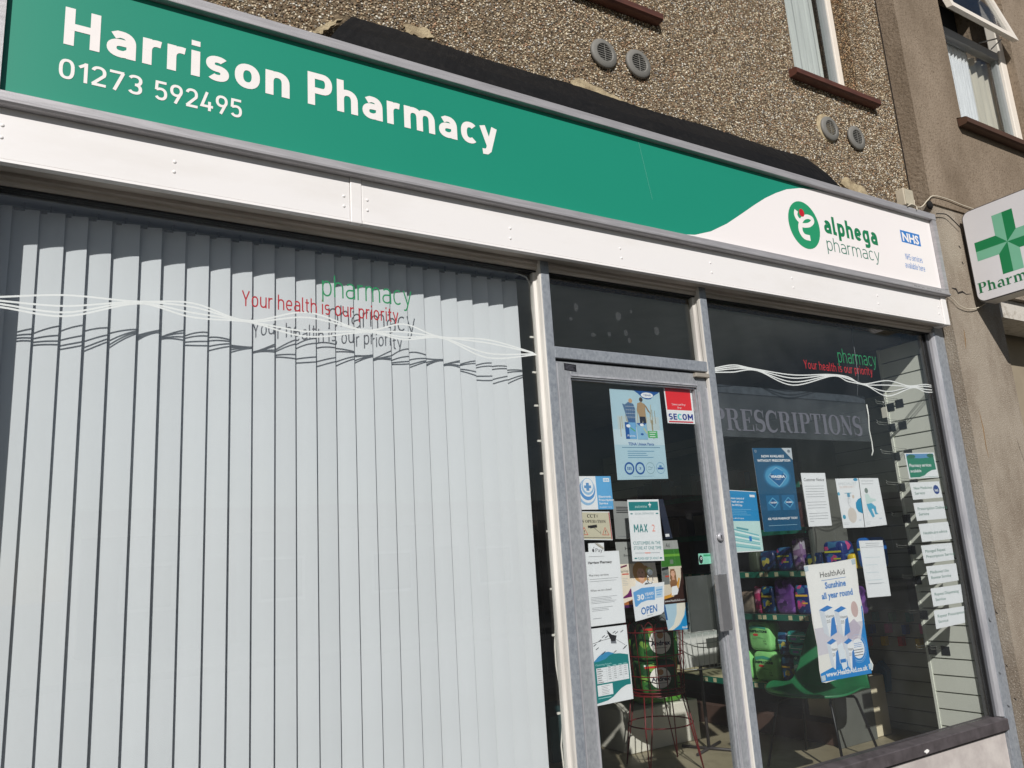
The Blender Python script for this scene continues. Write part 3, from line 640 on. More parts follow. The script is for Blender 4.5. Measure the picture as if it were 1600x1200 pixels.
# soffit and head
part('soffit', sf, HEADP, (-.6, 4.96, -.094, -.042, 2.640, 2.70))
b = MB(); b.prism([(-.041, 2.655), (-.041, 2.628), (-.030, 2.622), (-.030, 2.612), (-.022, 2.602), (.02, 2.600), (.02, 2.655)], 'x', -.17, 5.0, HEADP); b.build('head_rail', sf)
part('head_gasket', sf, BLACKR, (-.17, 5.0, -.0215, .021, 2.5935, 2.5995))
SC = MB(); SC.lathe([(0.0065, 0), (0.0062, -.002), (0.0045, -.004), (0.0015, -.005)], (0, 0, 0), 'y', WHITEP, 10)
sc0 = SC.build('screw_cap', None); sc0.parent = sf; scm = sc0.data
first = True
for x, z in [(-.106, 2.749), (-.106, 2.708), (.389, 2.736), (.388, 2.699), (.985, 2.728), (.985, 2.687), (1.078, 2.729), (1.078, 2.687), (1.72, 2.724), (1.717, 2.678), (2.316, 2.727), (2.32, 2.68), (2.895, 2.741), (2.897, 2.690), (3.502, 2.742), (3.506, 2.69), (4.25, 2.735), (4.248, 2.685), (4.872, 2.735), (4.868, 2.692)]:
    if first: o = sc0; first = False
    else: o = sc0.copy(); col.objects.link(o); o.parent = sf
    o.location = Vector((x, -.121, z))-Vector(sf.location)
# mullions: front face, cream bead on the left flank
def mullion(x0, x1, z0, z1, bead=True):
    part('mullion', sf, ALU, (x0, x1, -.05, .03, z0, z1), bev=.0025)
    if bead:
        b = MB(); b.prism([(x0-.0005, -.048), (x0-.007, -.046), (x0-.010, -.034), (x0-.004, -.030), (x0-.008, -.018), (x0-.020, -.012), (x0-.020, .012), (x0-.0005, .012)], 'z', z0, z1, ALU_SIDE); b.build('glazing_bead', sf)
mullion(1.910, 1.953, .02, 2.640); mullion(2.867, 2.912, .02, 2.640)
part('jamb', sf, ALU, (4.905, 4.998, -.05, .03, .02, 2.640), bev=.003)
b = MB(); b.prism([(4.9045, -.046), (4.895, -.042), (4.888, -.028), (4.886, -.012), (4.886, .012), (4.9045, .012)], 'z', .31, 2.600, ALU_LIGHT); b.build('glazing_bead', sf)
part('glazing_channel', sf, mat('channel_grey', (82, 84, 88), .5, .2), (4.8605, 4.8855, -.012, .012, .31, 2.600))
part('inner_frame', sf, mat('inner_frame_grey', (96, 98, 100), .5, .2), (4.862, 4.9045, .0125, .045, .30, 2.62))
part('jamb_gasket', sf, BLACKR, (4.852, 4.8595, -.012, .012, .31, 2.595))
part('transom', sf, ALU, (1.954, 2.866, -.047, .03, 2.200, 2.252), bev=.003)
part('jamb', sf, ALU, (-.17, -.12, -.05, .03, .02, 2.640), bev=.003)
# sills
for a, c in ((-.12, 1.888), (2.913, 4.904)):
    b = MB(); b.prism([(.03, .312), (-.012, .308), (-.058, .301), (-.062, .297), (-.062, .243), (-.059, .240), (-.040, .240), (-.038, .226), (.03, .226)], 'x', a, c, SILLM); b.build('sill', sf)
    part('stall_riser', sf, aged('pale_riser_panel', (205, 198, 192), (178, 170, 166), .7, .4, .65, 5.0, .15, 120.0), (a, c, -.03, .03, -.15, .2255))
part('glass_pane', sf, GLASS, (-.12, 1.890, -.003, .003, .3125, 2.593))
part('glass_pane', sf, GLASS_R, (2.913, 4.8515, -.003, .003, .3125, 2.593))
part('glass_pane', sf, GLASS, (1.954, 2.866, -.003, .003, 2.2525, 2.593))
b = MB(); g = G(1448, 1174, -.0625); b.prism([(g.x+rr_*math.cos(a_), g.z+.75*rr_*math.sin(a_)) for a_, rr_ in zip([i*.628 for i in range(10)], [.022, .016, .014, .010, .016, .022, .012, .016, .010, .015])], 'y', -.0640, -.0621, mat('white_paint_spot', (244, 242, 238), .5)); b.build('paint_spot', sf)
# door
dr = empty('door', (2.41, -.03, 0.0)); dr.parent = sf; dr.location = Vector((2.41, -.03, 0.0))-Vector(sf.location)
part('stile', dr, ALU_DOOR, (1.958, 2.040, -.03, .012, .03, 2.192), bev=.002)
part('stile', dr, ALU_DOOR, (2.795, 2.862, -.03, .012, .03, 2.192), bev=.002)
part('glazing_bead', dr, ALU_DOOR, (2.040, 2.049, -.020, .008, .20, 2.112), (2.786, 2.795, -.020, .008, .20, 2.112))
part('top_rail', dr, ALU_DOOR, (2.0405, 2.7945, -.03, .012, 2.120, 2.192), bev=.002)
part('top_bead', dr, ALU_LIGHT, (2.0405, 2.7945, -.034, -.0305, 2.128, 2.136), (2.049, 2.786, -.02, .008, 2.113, 2.1195))
part('bottom_rail', dr, ALU_DOOR, (2.0405, 2.7945, -.03, .012, .03, .20), bev=.002)
part('glass_pane', dr, GLASS_D, (2.049, 2.786, -.009, -.003, .2005, 2.1125))
part('door_gasket', sf, BLACKR, (1.9535, 1.9575, -.02, .01, .03, 2.197), (2.8625, 2.8665, -.02, .01, .03, 2.197), (1.958, 2.862, -.02, .01, 2.1925, 2.1990))
part('stile_ridge', dr, ALU_LIGHT, (2.800, 2.806, -.036, -.0303, .20, .984), (2.800, 2.806, -.036, -.0303, 1.233, 2.10), (2.850, 2.857, -.036, -.0303, .10, 2.12))
part('stile_ridge', dr, ALU_LIGHT, (1.966, 1.971, -.0345, -.0303, .05, 2.18), (2.030, 2.036, -.0345, -.0303, .18, 2.12))
part('hinge', dr, mat('pivot_metal', (200, 190, 175), .4, .5), (2.775, 2.868, -.052, -.031, 2.170, 2.190), bev=.003)
f = flat_px([(881, 567), (900, 570), (901, 581), (882, 578)], -.0312); f.sheet(P('black_label', (30, 30, 36))); f.lines(.1, .9, .25, .8, 4, P('greytxt', (130, 130, 140)), .0008); f.build('maker_plate', dr)
# pull handle: bent metal plate outside and its twin inside
HM = mat('handle_metal', (186, 186, 188), 0.25, 0.75, 0.06, 30)
b = MB()
b.prism([(2.800, -.0305), (2.800, -.062), (2.752, -.066), (2.738, -.060), (2.738, -.056), (2.752, -.0615), (2.7965, -.058), (2.7965, -.0305)], 'z', .985, 1.232, HM)
b.box(2.7965, 2.842, -.0345, -.0302, .985, 1.232, HM); b.build('pull_handle', dr)
b = MB(); b.prism([(2.7945, .0125), (2.7945, .045), (2.665, .050), (2.655, .045), (2.655, .041), (2.668, .046), (2.788, .041), (2.788, .0125)], 'z', .985, 1.232, mat('inner_handle', (120, 124, 120), .3, .6)); b.build('inner_handle', dr)
b = MB(); b.lathe([(.019, 0), (.019, -.012), (.016, -.016), (.006, -.016)], (2.826, -.0305, 1.402), 'y', ALU_LIGHT, 24); b.box(2.823, 2.829, -.0475, -.0468, 1.394, 1.41, BLACKR); b.build('lock_cylinder', dr)
b = MB(); b.box(2.925, 2.962, .006, .03, 1.392, 1.448, mat('black_plastic', (24, 24, 26), .4), .003); b.lathe([(.006, 0), (.006, -.004)], (2.945, .006, 1.42), 'y', mat('white_plastic', (235, 230, 220), .4), 12)
tag(b.build('alarm_contact'), 'small black box with a white button inside the glass just right of the door', 'sensor')
# cable clipped down the right edge of the blind window
CBL = mat('white_cable_sheath', (226, 222, 212), 0.5)
cpts = [G(px, py, .03) for px, py in [(803, 425), (822, 433), (829, 445), (831, 480), (838, 540), (840, 580), (847, 650), (848, 700), (853, 740), (858, 800), (862, 850), (866, 900), (868, 960), (867, 1010), (869, 1040), (877, 1090), (879, 1130), (877, 1165), (881, 1200), (886, 1240)]]
t = empty('cable', cpts[-1], 'white cable clipped down the inside of the blind window beside the mullion', 'cable')
b = MB(); b.tube(cpts, .0035, CBL, 6); b.build('cord', t)
for px, py in [(832, 527), (836, 582), (839, 634), (844, 689), (848, 740), (858, 830), (864, 920), (867, 992), (875, 1114)]:
    p = G(px, py, .027); b = MB(); b.box(p.x-.013, p.x+.005, p.y-.004, p.y+.003, p.z-.004, p.z+.004, CBL); b.build('clip', t)

# ------------------------------------------------------------------ vertical blind
bl = empty('vertical_blind', (0.87, .11, 2.56), 'off-white vertical slat blind filling the big left window', 'blind')
BLM = mat('blind_fabric', (216, 219, 222), 0.85, 0, 0.02, 3, bump=0.12, bscale=600)
tn = BLM.node_tree; oi = tn.nodes.new('ShaderNodeObjectInfo'); hv = tn.nodes.new('ShaderNodeHueSaturation'); mr = tn.nodes.new('ShaderNodeMapRange')
mr.inputs[3].default_value = .955; mr.inputs[4].default_value = 1.0; tn.links.new(oi.outputs['Random'], mr.inputs[0]); tn.links.new(mr.outputs[0], hv.inputs['Value'])
bb_ = tn.nodes['Principled BSDF']; tn.links.new(bb_.inputs['Base Color'].links[0].from_socket, hv.inputs['Color']); tn.links.new(hv.outputs[0], bb_.inputs['Base Color'])
part('head_rail', bl, mat('blind_rail', (150, 150, 150), .4), (-.15, 1.885, .075, .145, 2.612, 2.640), bev=.003)
def slat_mesh():
    n = 8; wd = .0885; V = []; F = []; ang = math.radians(16.5)
    for i in range(n+1):
        u = (i/n-.5)*wd; bow = -.0035*(1-(2*i/n-1)**2)
        x = u*math.cos(ang)+bow*math.sin(ang); y = -u*math.sin(ang)+bow*math.cos(ang)
        V += [(x, y, -2.28), (x, y, 0)]
    for i in range(n): F.append((2*i, 2*i+2, 2*i+3, 2*i+1))
    b = MB(); b.add(V, F, BLM, True); return b
sl_x = [G(px, 700, .11).x for px in (35, 74, 116, 162, 202, 242, 281, 319, 356, 392, 426, 460, 492)]
d0 = sl_x[-1]; k = 1
while d0+k*.0775 < 1.80: sl_x.append(d0+k*.0775); k += 1
nl = len(sl_x); last = sl_x[-1]; sc_ = (1.794-d0)/(last-d0)
sl_x = sl_x[:13]+[d0+(v-d0)*sc_ for v in sl_x[13:]]
sl_x = [sl_x[0]-.155, sl_x[0]-.078]+sl_x
s0 = None; hk0 = None; rs_ = random.Random(2)
for i, x in enumerate(sl_x):
    xc = x+.036-.0425+.0425
    if s0 is None:
        s0 = slat_mesh().build('slat', None); s0.parent = bl; base = Vector(s0.location); me0 = s0.data
        o = s0
        hb = MB(); hb.box(-.004, .004, -.002, .002, -.004, .018, mat('hanger_plastic', (120, 118, 112), .5)); hb.box(-.03, .03, -.0015, .0015, -.012, -.004, mat('hanger_plastic', (120, 118, 112), .5))
        hk0 = hb.build('slat_hanger', None); hk0.parent = bl; h = hk0; hbase = Vector(hk0.location)
    else:
        o = s0.copy(); col.objects.link(o); o.parent = bl; h = hk0.copy(); col.objects.link(h); h.parent = bl
    o.location = Vector((xc, .11, 2.588))+base-Vector(bl.location)
    o.rotation_euler = (rs_.uniform(-.0012, .0012), rs_.uniform(-.0012, .0012), rs_.uniform(-.045, .045)); h.location = Vector((xc, .11, 2.594))+hbase-Vector(bl.location)

# ------------------------------------------------------------------ shop sign
ss = empty('shop_sign', (2.4, -.13, 2.815), 'long green and white pharmacy sign board in a grey metal frame over the shopfront', 'sign')
XL, XR, ZB, ZT = -.165, 4.975, 2.815, 3.375
b = MB(); b.prism([(-.10, ZB), (-.150, ZB), (-.157, ZB+.006), (-.158, ZB+.014), (-.150, ZB+.020), (-.150, ZB+.042), (-.147, ZB+.045), (-.10, ZB+.045)], 'x', XL, XR, SFRAME); b.build('frame_rail', ss)
part('frame_rail', ss, SFRAME, (XL, XR, -.153, -.10, ZT-.042, ZT), bev=.003)
part('frame_rail', ss, SFRAME, (XL, XL+.045, -.1495, -.10, ZB+.0455, ZT-.0425))
part('frame_rail', ss, SFRAME, (XR-.04, XR, -.1495, -.10, ZB+.0455, ZT-.0425))
part('sign_box', ss, mat('sign_back_metal', (120, 120, 122), .6, .2), (XL+.01, XR-.01, -.099, .0, 2.84, 3.362))
part('green_panel', ss, SIGNG, (XL+.0455, XR-.0405, -.125, -.10, ZB+.0455, ZT-.0425))
SY = -.1252
# white wave at the right end
f = flat_xz(XL+.0455, XR-.0405, ZB+.0455, ZT-.0425, SY)
def SU(x, z): return ((x-(XL+.0455))/(XR-.0405-XL-.0455), (ZT-.0425-z)/(ZT-.0425-ZB-.0455))
wv = [(2.55, 2.8607), (2.70, 2.866), (2.805, 2.880), (2.92, 2.918), (3.045, 2.982), (3.16, 3.055), (3.277, 3.131), (3.37, 3.188), (3.463, 3.236), (3.56, 3.278), (3.675, 3.309), (3.80, 3.327), (3.95, 3.3323), (4.934, 3.3323)]
for (xa, za), (xb, zb) in zip(wv, wv[1:]):
    f.poly([SU(xa, 2.8607), SU(xb, 2.8607), SU(xb, zb), SU(xa, za)] if za > 2.861 else [SU(xa, 2.8607), SU(xb, 2.8607), SU(xb, zb)], SIGNW, 2)
f.build('white_wave_panel', ss)
f = flat_xz(XL+.0455, XR-.0405, ZB+.0455, ZT-.0425, SY)
f.line([SU(2.492, 3.33), SU(2.545, 3.02)], .0012, P('scratch', (120, 190, 170)), 3); f.build('vinyl_scratch', ss)
def sign_text(txt, x0, x1, zb, h, m, font, wgt, name='lettering', L=4):
    f = flat_xz(x0, x1, zb, zb+h, SY); f.text(txt, 0, 1, 1, 1, m, L, font, wgt); return f.build(name, ss)
SW = P('sign_white_letters', (246, 240, 236), .4)
sign_text('Harrison', .041, .779, 3.083, .138, SW, 'din', .185); sign_text('Pharmacy', .848, 1.680, 3.083, .138, SW, 'din', .185)
sign_text('01273', .033, .279, 2.958, .072, SW, 'din', .135); sign_text('592495', .317, .607, 2.958, .072, SW, 'din', .135)
LG = P('logo_green', (36, 150, 104)); LD = P('logo_dark_green', (24, 124, 80)); DG = P('thin_green', (50, 120, 100)); BLU = P('health_blue', (44, 124, 200)); RD = P('logo_red', (196, 30, 44))
sign_text('alphega', 3.842, 4.335, 3.067, .112, LD, 'din', .20)
sign_text('pharmacy', 3.842, 4.33, 2.960, .085, DG, 'din', .07)
# oval emblem: white figure with a red head
cx, cz = 3.668, 3.083
f = flat_xz(cx-.131, cx+.131, cz-.142, cz+.142, SY)
f.ell(.5, .5, .5, .5, LG, 4, 40)
def EM(zx, zy):
    q = G(1220+zx/6.154, 290+zy/6.154, SY); return ((q.x-(cx-.131))/.262, ((cz+.142)-q.z)/.284)
def smooth2(P2, k_=6):
    o = []
    for i in range(len(P2)-1):
        p0, p1, p2, p3 = (Vector(P2[max(0, i-1)]), Vector(P2[i]), Vector(P2[i+1]), Vector(P2[min(len(P2)-1, i+2)]))
        for k in range(k_):
            t_ = k/k_; v = .5*((2*p1)+(p2-p0)*t_+(2*p0-5*p1+4*p2-p3)*t_**2+(3*p1-p0-3*p2+p3)*t_**3); o.append((v.x, v.y))
    return o+[tuple(P2[-1])]
f.line(smooth2([EM(*q) for q in [(146, 238), (142, 275), (158, 315), (188, 345)]]), .028, SW, 5)
f.line(smooth2([EM(*q) for q in [(188, 350), (215, 312), (255, 300), (295, 318), (302, 350), (272, 378), (225, 384), (198, 378)]]), .027, SW, 5.6)
f.line(smooth2([EM(*q) for q in [(196, 352), (186, 395), (195, 445), (228, 490), (282, 506)]]), .034, SW, 6.2)
q_ = EM(198, 262)
f.ell(q_[0], q_[1], .085, .085, RD, 6.8, 20); f.build('oval_emblem', ss)
f = flat_px([(1408, 359), (1440, 362.5), (1441.5, 385), (1409.5, 381.5)], SY); f.sheet(BLU, .0003)
f = flat_xz(4.590, 4.793, 3.133, 3.213, SY); f.rect(0, 0, 1, 1, BLU, 4); f.text('NHS', .07, .93, .86, .72, SW, 5, 'sans', .035); f.build('blue_emblem', ss)
sign_text('NHS services', 4.600, 4.778, 3.019, .040, BLU, 'din', .10, 'lettering'); sign_text('available here', 4.583, 4.790, 2.963, .040, BLU, 'din', .10, 'lettering')
f = flat_xz(4.58, 4.92, ZB+.018, ZB+.030, -.1502); f.text('BAX SIGNS', .05, .9, .9, .8, P('greytxt2', (105, 105, 108)), 1); f.sheet(P('frame_label', (165, 163, 163)), .0002); 
tag(f.build('maker_strip', ss))

# ------------------------------------------------------------------ neighbouring building
nb = empty('neighbouring_building', (6.3, 0, -.15), 'brown roughcast neighbouring building with a tall window on the right edge', 'building')
REND = aged('brown_roughcast', (150, 135, 118), (122, 108, 92), 0.95, 0.38, 0.66, 2.2, 1.0, 55.0, 0.15, (1, 1, .6), speck=(108, 94, 78), sscale=75.0, samt=0.6)
PIER = aged('grey_brown_concrete', (158, 147, 132), (126, 113, 98), 0.95, 0.40, 0.70, 3.5, 1.0, 110.0, 0.2, (1.3, 1, .7), speck=(206, 198, 186), sscale=170.0, samt=0.5)
OPN = (5.60, 6.60, 4.225, 5.70)
b = MB(); wall_with_openings(b, 5.0015, 9.5, 3.47, 7.0, -.13, .24, [OPN], REND); b.build('roughcast_wall', nb)
b = MB(); b.box(5.0015, 5.62, -.118, .24, -.15, 3.469, PIER); b.build('pier', nb)
b = MB(); b.box(5.6205, 9.5, -.10, .24, 2.93, 3.469, PIER); b.build('concrete_band', nb)
b = MB(); b.box(5.622, 9.5, -.06, .2, 2.79, 2.925, aged('flaking_white_paint', (206, 200, 190), (170, 162, 148), .7, .5, .66, 18, .5, 120)); b.build('painted_beam', nb)
b = MB(); b.box(5.622, 9.5, .241, .45, -.15, 3.46, mat('recess_paint', (150, 138, 118), .8)); b.build('recessed_front', nb)
b = MB(); b.prism([(6.05, -.15), (6.8, -.15), (6.8, 2.02), (6.42, 2.02), (6.18, 1.95), (6.07, 1.8)], 'y', .20, .24, mat('cream_door_paint', (228, 220, 196), .5)); b.build('side_door', nb)
b = MB(); b.box(4.9985, 5.001, -.0085, -.0005, 3.47, 6.9, mat('joint_dark', (46, 38, 32), .9)); b.build('movement_joint', nb)
# cracks and rust streaks: narrow open joints in the pier
CR = mat('crack_dark', (34, 29, 25), .95)
def crack(pts, wd, y, name='crack'):
    f = flat_xz(5.0, 5.62, 1.0, 3.4, y); k = [((G(a, c, y).x-5.0)/.62, (3.4-G(a, c, y).z)/2.4) for a, c in pts]
    f.line(k, wd, CR, 1); return f.build(name, nb)
crack([(1487, 450), (1494, 452), (1497, 458), (1504, 456), (1510, 460), (1518, 459)], [.006, .016, .012, .014, .006, .003], -.1183)
crack([(1590, 690), (1594, 703), (1600, 720)], .003, -.1183); crack([(1555, 952), (1556, 957), (1559, 959)], [.004, .010, .006], -.1183)
crack([(1571, 1038), (1574, 1042)], [.004, .012], -.1183); crack([(1584, 1090), (1588, 1094)], [.004, .012], -.1183)
crack([(1498, 384), (1501, 388)], .012, -.1183); crack([(1503, 409), (1505, 413)], .012, -.1183)
RUST = mat('rust_stain', (136, 106, 66), .95, 0, .2, 20)
for pts, wd in (([(1506, 515), (1508, 530), (1509, 545)], [.004, .012, .003]), ([(1529, 640), (1536, 668), (1541, 700), (1545, 715)], [.003, .010, .008, .003])):
    f = flat_xz(5.0, 5.62, 1.0, 3.4, -.1182); k = [((G(a, c, -.118).x-5.0)/.62, (3.4-G(a, c, -.118).z)/2.4) for a, c in pts]; f.line(k, wd, RUST, 1); f.build('rust_streak', nb)
# neighbour's window
w_ = empty('window', (5.6, -.05, 4.225)); w_.parent = nb; w_.location = Vector((5.6, -.05, 4.225))-Vector(nb.location)
x0, x1, z0, z1 = OPN; y = -.06
b = MB()
b.box(x0, x0+.03, y, y+.06, z0, z1, UPVC); b.box(x1-.085, x1, y-.012, y+.06, z0, z1, UPVC, .006); b.box(x0+.03, x1-.085, y, y+.06, z0, z0+.04, UPVC); b.box(x0+.03, x1-.085, y, y+.06, 5.02, 5.09, mat('grey_transom', (150, 150, 150), .45), .004)
b.box(x1-.125, x1-.0855, y+.01, y+.05, z0+.04, 5.02, mat('grey_gasket_frame', (150, 155, 155), .4)); b.box(x0+.03, x1-.085, y, y+.06, z1-.05, z1, UPVC)
b.build('frame', w_)
b = MB(); b.box(x0+.03, x1-.125, y+.03, y+.036, z0+.04, 5.02, GLASS); b.build('glass_pane', w_)
# top-hung light pushed open: its lower rail stands out from the wall
b = MB()
def hung(y_, z_): # rotate about the hinge at the head of the opening
    a = math.radians(14); dz = z1-.05-z_; return (y-.005-dz*math.sin(a)+y_*math.cos(a), z1-.05-dz*math.cos(a)-y_*math.sin(a)*-1)
def hbox(xa, xb, ya, yb, za, zb, m):
    q = [hung(ya, za), hung(yb, za), hung(yb, zb), hung(ya, zb)]; b.prism(q, 'x', xa, xb, m)
hbox(x0+.02, x1-.06, -.02, .025, 5.10, 5.155, UPVC); hbox(x0+.02, x0+.07, -.02, .025, 5.156, 5.62, UPVC); hbox(x1-.11, x1-.06, -.02, .025, 5.156, 5.62, UPVC); hbox(x0+.0705, x1-.1105, 0, .005, 5.156, 5.62, GLASS)
b.build('open_top_light', w_)
b = MB(); p0 = (6.05, y, 5.09); b.tube([(6.25, y-.0, 5.10), (6.3, y-.05, 5.105), (6.36, y-.085, 5.12)], .006, mat('stay_metal', (190, 188, 184), .35, .7), 6); b.tube([(6.42, y, 5.095), (6.40, y-.10, 5.12)], .005, mat('stay_metal', (190, 188, 184), .35, .7), 6); b.build('window_stay', w_)
b = MB(); n = 80; V = []; F = []
NET = mat('net_curtain', (232, 234, 236), .9, 0, .08, 14, stretch=(6, 1, .6))
for i in range(n+1):
    f_ = i/n; x = x0+.05+f_*.50; yy = y+.075+.010*math.sin(i*.8)+.008*math.sin(i*1.9)
    V += [(x, yy, z0+.02), (x+.02, yy, 5.05)]
for i in range(n): F.append((2*i, 2*i+2, 2*i+3, 2*i+1))
b.add(V, F, NET, True); V = []; F = []
for i in range(41):
    x = x0+.56+i/40*.43; yy = y+.11+.014*math.sin(i*.7); V += [(x, yy, z0+.02), (x, yy, 5.05)]
for i in range(40): F.append((2*i, 2*i+2, 2*i+3, 2*i+1))
b.add(V, F, mat('beige_curtain', (206, 200, 184), .9, 0, .08, 8, stretch=(8, 1, .3)), True); b.build('curtain', w_)
b = MB(); b.box(x0-.1, x1+.1, .245, 1.2, z0-.1, z1+.1, mat('dark_room', (40, 42, 46), .9)); b.build('room_behind', w_)
b = MB(); b.prism([(-.062, 4.232), (-.19, 4.205), (-.20, 4.198), (-.20, 4.160), (-.185, 4.152), (-.135, 4.152), (-.132, 4.222), (-.062, 4.224)], 'x', 5.53, 6.75, mat('dark_brown_sill', (84, 60, 46), .5, 0, .12, 12)); b.build('sill', w_)

# ------------------------------------------------------------------ projecting pharmacy cross sign
PSX = 5.30
ps = empty('projecting_sign', (PSX+.06, -.40, 2.80), 'white projecting box sign with a green cross at the right edge of the picture', 'sign')
y0, y1, z0, z1 = -.655, -.147, 2.805, 3.44
def rrect(y0, y1, z0, z1, r, n=6):
    p = []
    for cy, cz_, a0 in ((y1-r, z1-r, 0), (y0+r, z1-r, 90), (y0+r, z0+r, 180), (y1-r, z0+r, 270)):
        for i in range(n+1):
            a = math.radians(a0+90*i/n); p.append((cy+r*math.cos(a), cz_+r*math.sin(a)))
    return p
PSW = mat('sign_box_rim', (206, 204, 200), .4, 0, .04, 6); PSF = mat('sign_face_acrylic', (226, 224, 226), .3, 0, .02, 3)
b = MB(); b.prism(rrect(y0, y1, z0, z1, .055), 'x', PSX, PSX+.125, PSW); b.build('sign_case', ps)
b = MB(); b.prism(rrect(y0+.008, y1-.008, z0+.008, z1-.008, .048), 'x', PSX-.006, PSX-.0005, PSF); b.build('sign_face', ps)
b = MB(); 
for q in strip(rrect(y0+.004, y1-.004, z0+.004, z1-.004, .052), .007, True): b.add([(PSX-.0012, a, c) for a, c in q], [(0, 1, 2, 3)], mat('dark_edge', (96, 92, 90), .6))
b.build('edge_trim', ps)
part('wall_bracket', ps, mat('bracket_metal', (70, 68, 66), .6, .3), (PSX+.03, PSX+.095, -.1465, -.1185, 2.95, 3.30))
# face to the left: u runs from the wall outwards (-y), seen from the left
f = Flat((PSX-.0062, y1, z1), (PSX-.0062, y0, z1), (PSX-.0062, y0, z0), (PSX-.0062, y1, z0), Vector((-1, 0, 0)))
W_, H_ = y1-y0, z1-z0
c0 = GX(1574, 377, PSX-.006); cu = (y1-c0.y)/W_; cv = (z1-c0.z)/H_
DK = P('cross_dark_green', (10, 128, 74)); LT = P('cross_light_green', (122, 188, 156))
Lr, a_ = .200, .064                               # reach and half width of the arms, metres
for k in range(4):
    co, si = [(0, 1), (1, 0), (0, -1), (-1, 0)][k]     # up, right, down, left
    # axis d=(co,si); side vector s=(-si... ) ; dark half clockwise side
    d_ = Vector((co, si)); s_ = Vector((si, -co))
    def uv(v): return (cu+v.x/W_, cv-v.y/H_)
    O = Vector((0, 0))
    f.poly([uv(O), uv(d_*a_+s_*a_), uv(d_*Lr+s_*a_), uv(d_*Lr)], DK if k in (0, 2) or k == 3 else DK, 1)
    f.poly([uv(O), uv(d_*Lr), uv(d_*Lr-s_*a_), uv(d_*a_-s_*a_)], LT, 1)
f.text('Pharmacy', cu-(.232/W_), cu+(.235/W_), (z1-2.868)/H_, .068/H_, P('cross_text', (12, 112, 66)), 2, 'serif'); f.build('cross_and_lettering', ps)

# ------------------------------------------------------------------ wall fittings
VM = mat('vent_grey_plastic', (122, 120, 114), 0.6, 0, .08, 20, bump=.2, bscale=300)
def vent_proto():
    t = empty('air_vent', (0, 0, 0)); b = MB()
    b.lathe([(.074, 0.002), (.082, -.004), (.083, -.012), (.078, -.019), (.064, -.021), (.056, -.024), (.050, -.024), (.047, -.010), (.047, .0)], (0, 0, 0), 'y', VM, 32)
    b.build('flange', t); b = MB(); b.lathe([(.0465, -.0035), (.0465, -.004)], (0, 0, 0), 'y', mat('vent_dark', (12, 12, 12), .9), 24); b.build('opening', t)
    for i in range(-3, 4):
        z = i*.0128; r = math.sqrt(.048**2-z*z); b = MB(); b.box(-r, r, -.021, -.0165, z-.0017, z+.0017, VM); b.build('louvre', t)
    b = MB(); b.box(-.0022, .0022, -.0215, -.0205, -.047, .047, VM); b.build('bar', t); return t
def copy_tree(o, parent=None):
    c = o.copy(); col.objects.link(c); c.parent = parent
    for ch in list(o.children): copy_tree(ch, c)
    return c
v0 = vent_proto(); vents = [(2.425, 3.852, 'round grey air vent under the left sill, left one of that pair'), (2.655, 3.862, 'round grey air vent under the left sill, right one of that pair'), (4.213, 3.872, 'round grey air vent with a pale mortar rim under the right sill'), (4.478, 3.872, 'round grey air vent nearest the pilaster under the right sill')]
for i, (x, z, lb) in enumerate(vents):
    o = v0 if i == 0 else copy_tree(v0); o.location = (x, -.004, z); tag(o, lb, 'air vent', 'round air vents in the pebbledash')
b = MB(); b.lathe([(.098, 0), (.093, -.006), (.070, -.009)], (4.203, -.001, 3.880), 'y', MORT, 20); b.build('mortar_ring', bld)
# junction box and cables
t = empty('junction_box', (4.87, -.03, 3.455), 'small weathered cream junction box above the right end of the green sign', 'junction box')
b = MB(); b.box(4.820, 4.925, -.062, -.002, 3.455, 3.575, mat('junction_plastic', (196, 186, 166), .6, 0, .1, 15), .006); b.build('box_body', t)
b = MB(); b.box(4.826, 4.919, -.0665, -.0625, 3.461, 3.569, mat('junction_plastic2', (186, 178, 158), .6, 0, .1, 15), .0015); b.build('lid', t)
b = MB(); b.box(4.84, 4.90, -.05, -.015, 3.42, 3.4545, mat('dark_hole', (22, 20, 18), .9), .004); b.build('cable_entry', t)
def cable(pts, r, m, label, y=None):
    P3 = [G(p[0], p[1], p[2] if len(p) > 2 else y) for p in pts]
    # smooth the run
    Q = []
    for i in range(len(P3)-1):
        p0 = P3[max(0, i-1)]; p1 = P3[i]; p2 = P3[i+1]; p3 = P3[min(len(P3)-1, i+2)]
        for k in range(6):
            t_ = k/6; Q.append(0.5*((2*p1)+(p2-p0)*t_+(2*p0-5*p1+4*p2-p3)*t_**2+(3*p1-p0-3*p2+p3)*t_**3))
    Q.append(P3[-1]); b = MB(); b.tube(Q, r, m, 6); o = b.build('cable'); tag(o, label, 'cable'); return o
CW = mat('cream_cable', (214, 204, 184), .6)
cable([(1428, 313), (1430, 322), (1440, 323), (1450, 312), (1459, 306), (1480, 311), (1505, 321), (1535, 331)], .0036, CW, 'cream cable looping from the junction box to the cross sign', -.14)
cable([(1418, 322), (1424, 319), (1431, 322), (1433, 328)], .004, CW, 'short cream cable loop under the junction box', -.16)
cable([(1483, 462), (1492, 470), (1500, 478), (1515, 483), (1530, 480), (1543, 472)], .003, CW, 'cream cable sagging below the cross sign', -.135)
cable([(1463, 334), (1478, 335), (1490, 345), (1501, 356)], .0035, mat('black_cable', (26, 25, 24), .5), 'thin black cable behind the top corner of the cross sign', -.14)
b = MB(); p = G(1453, 320, -.125); b.lathe([(.03, -.0), (.028, -.012), (.01, -.02)], (p.x, -.118, p.z), 'y', mat('dark_hole', (22, 20, 18), .9), 14); tag(b.build('cable_gland'), 'dark round cable entry beside the cream junction box', 'cable gland')

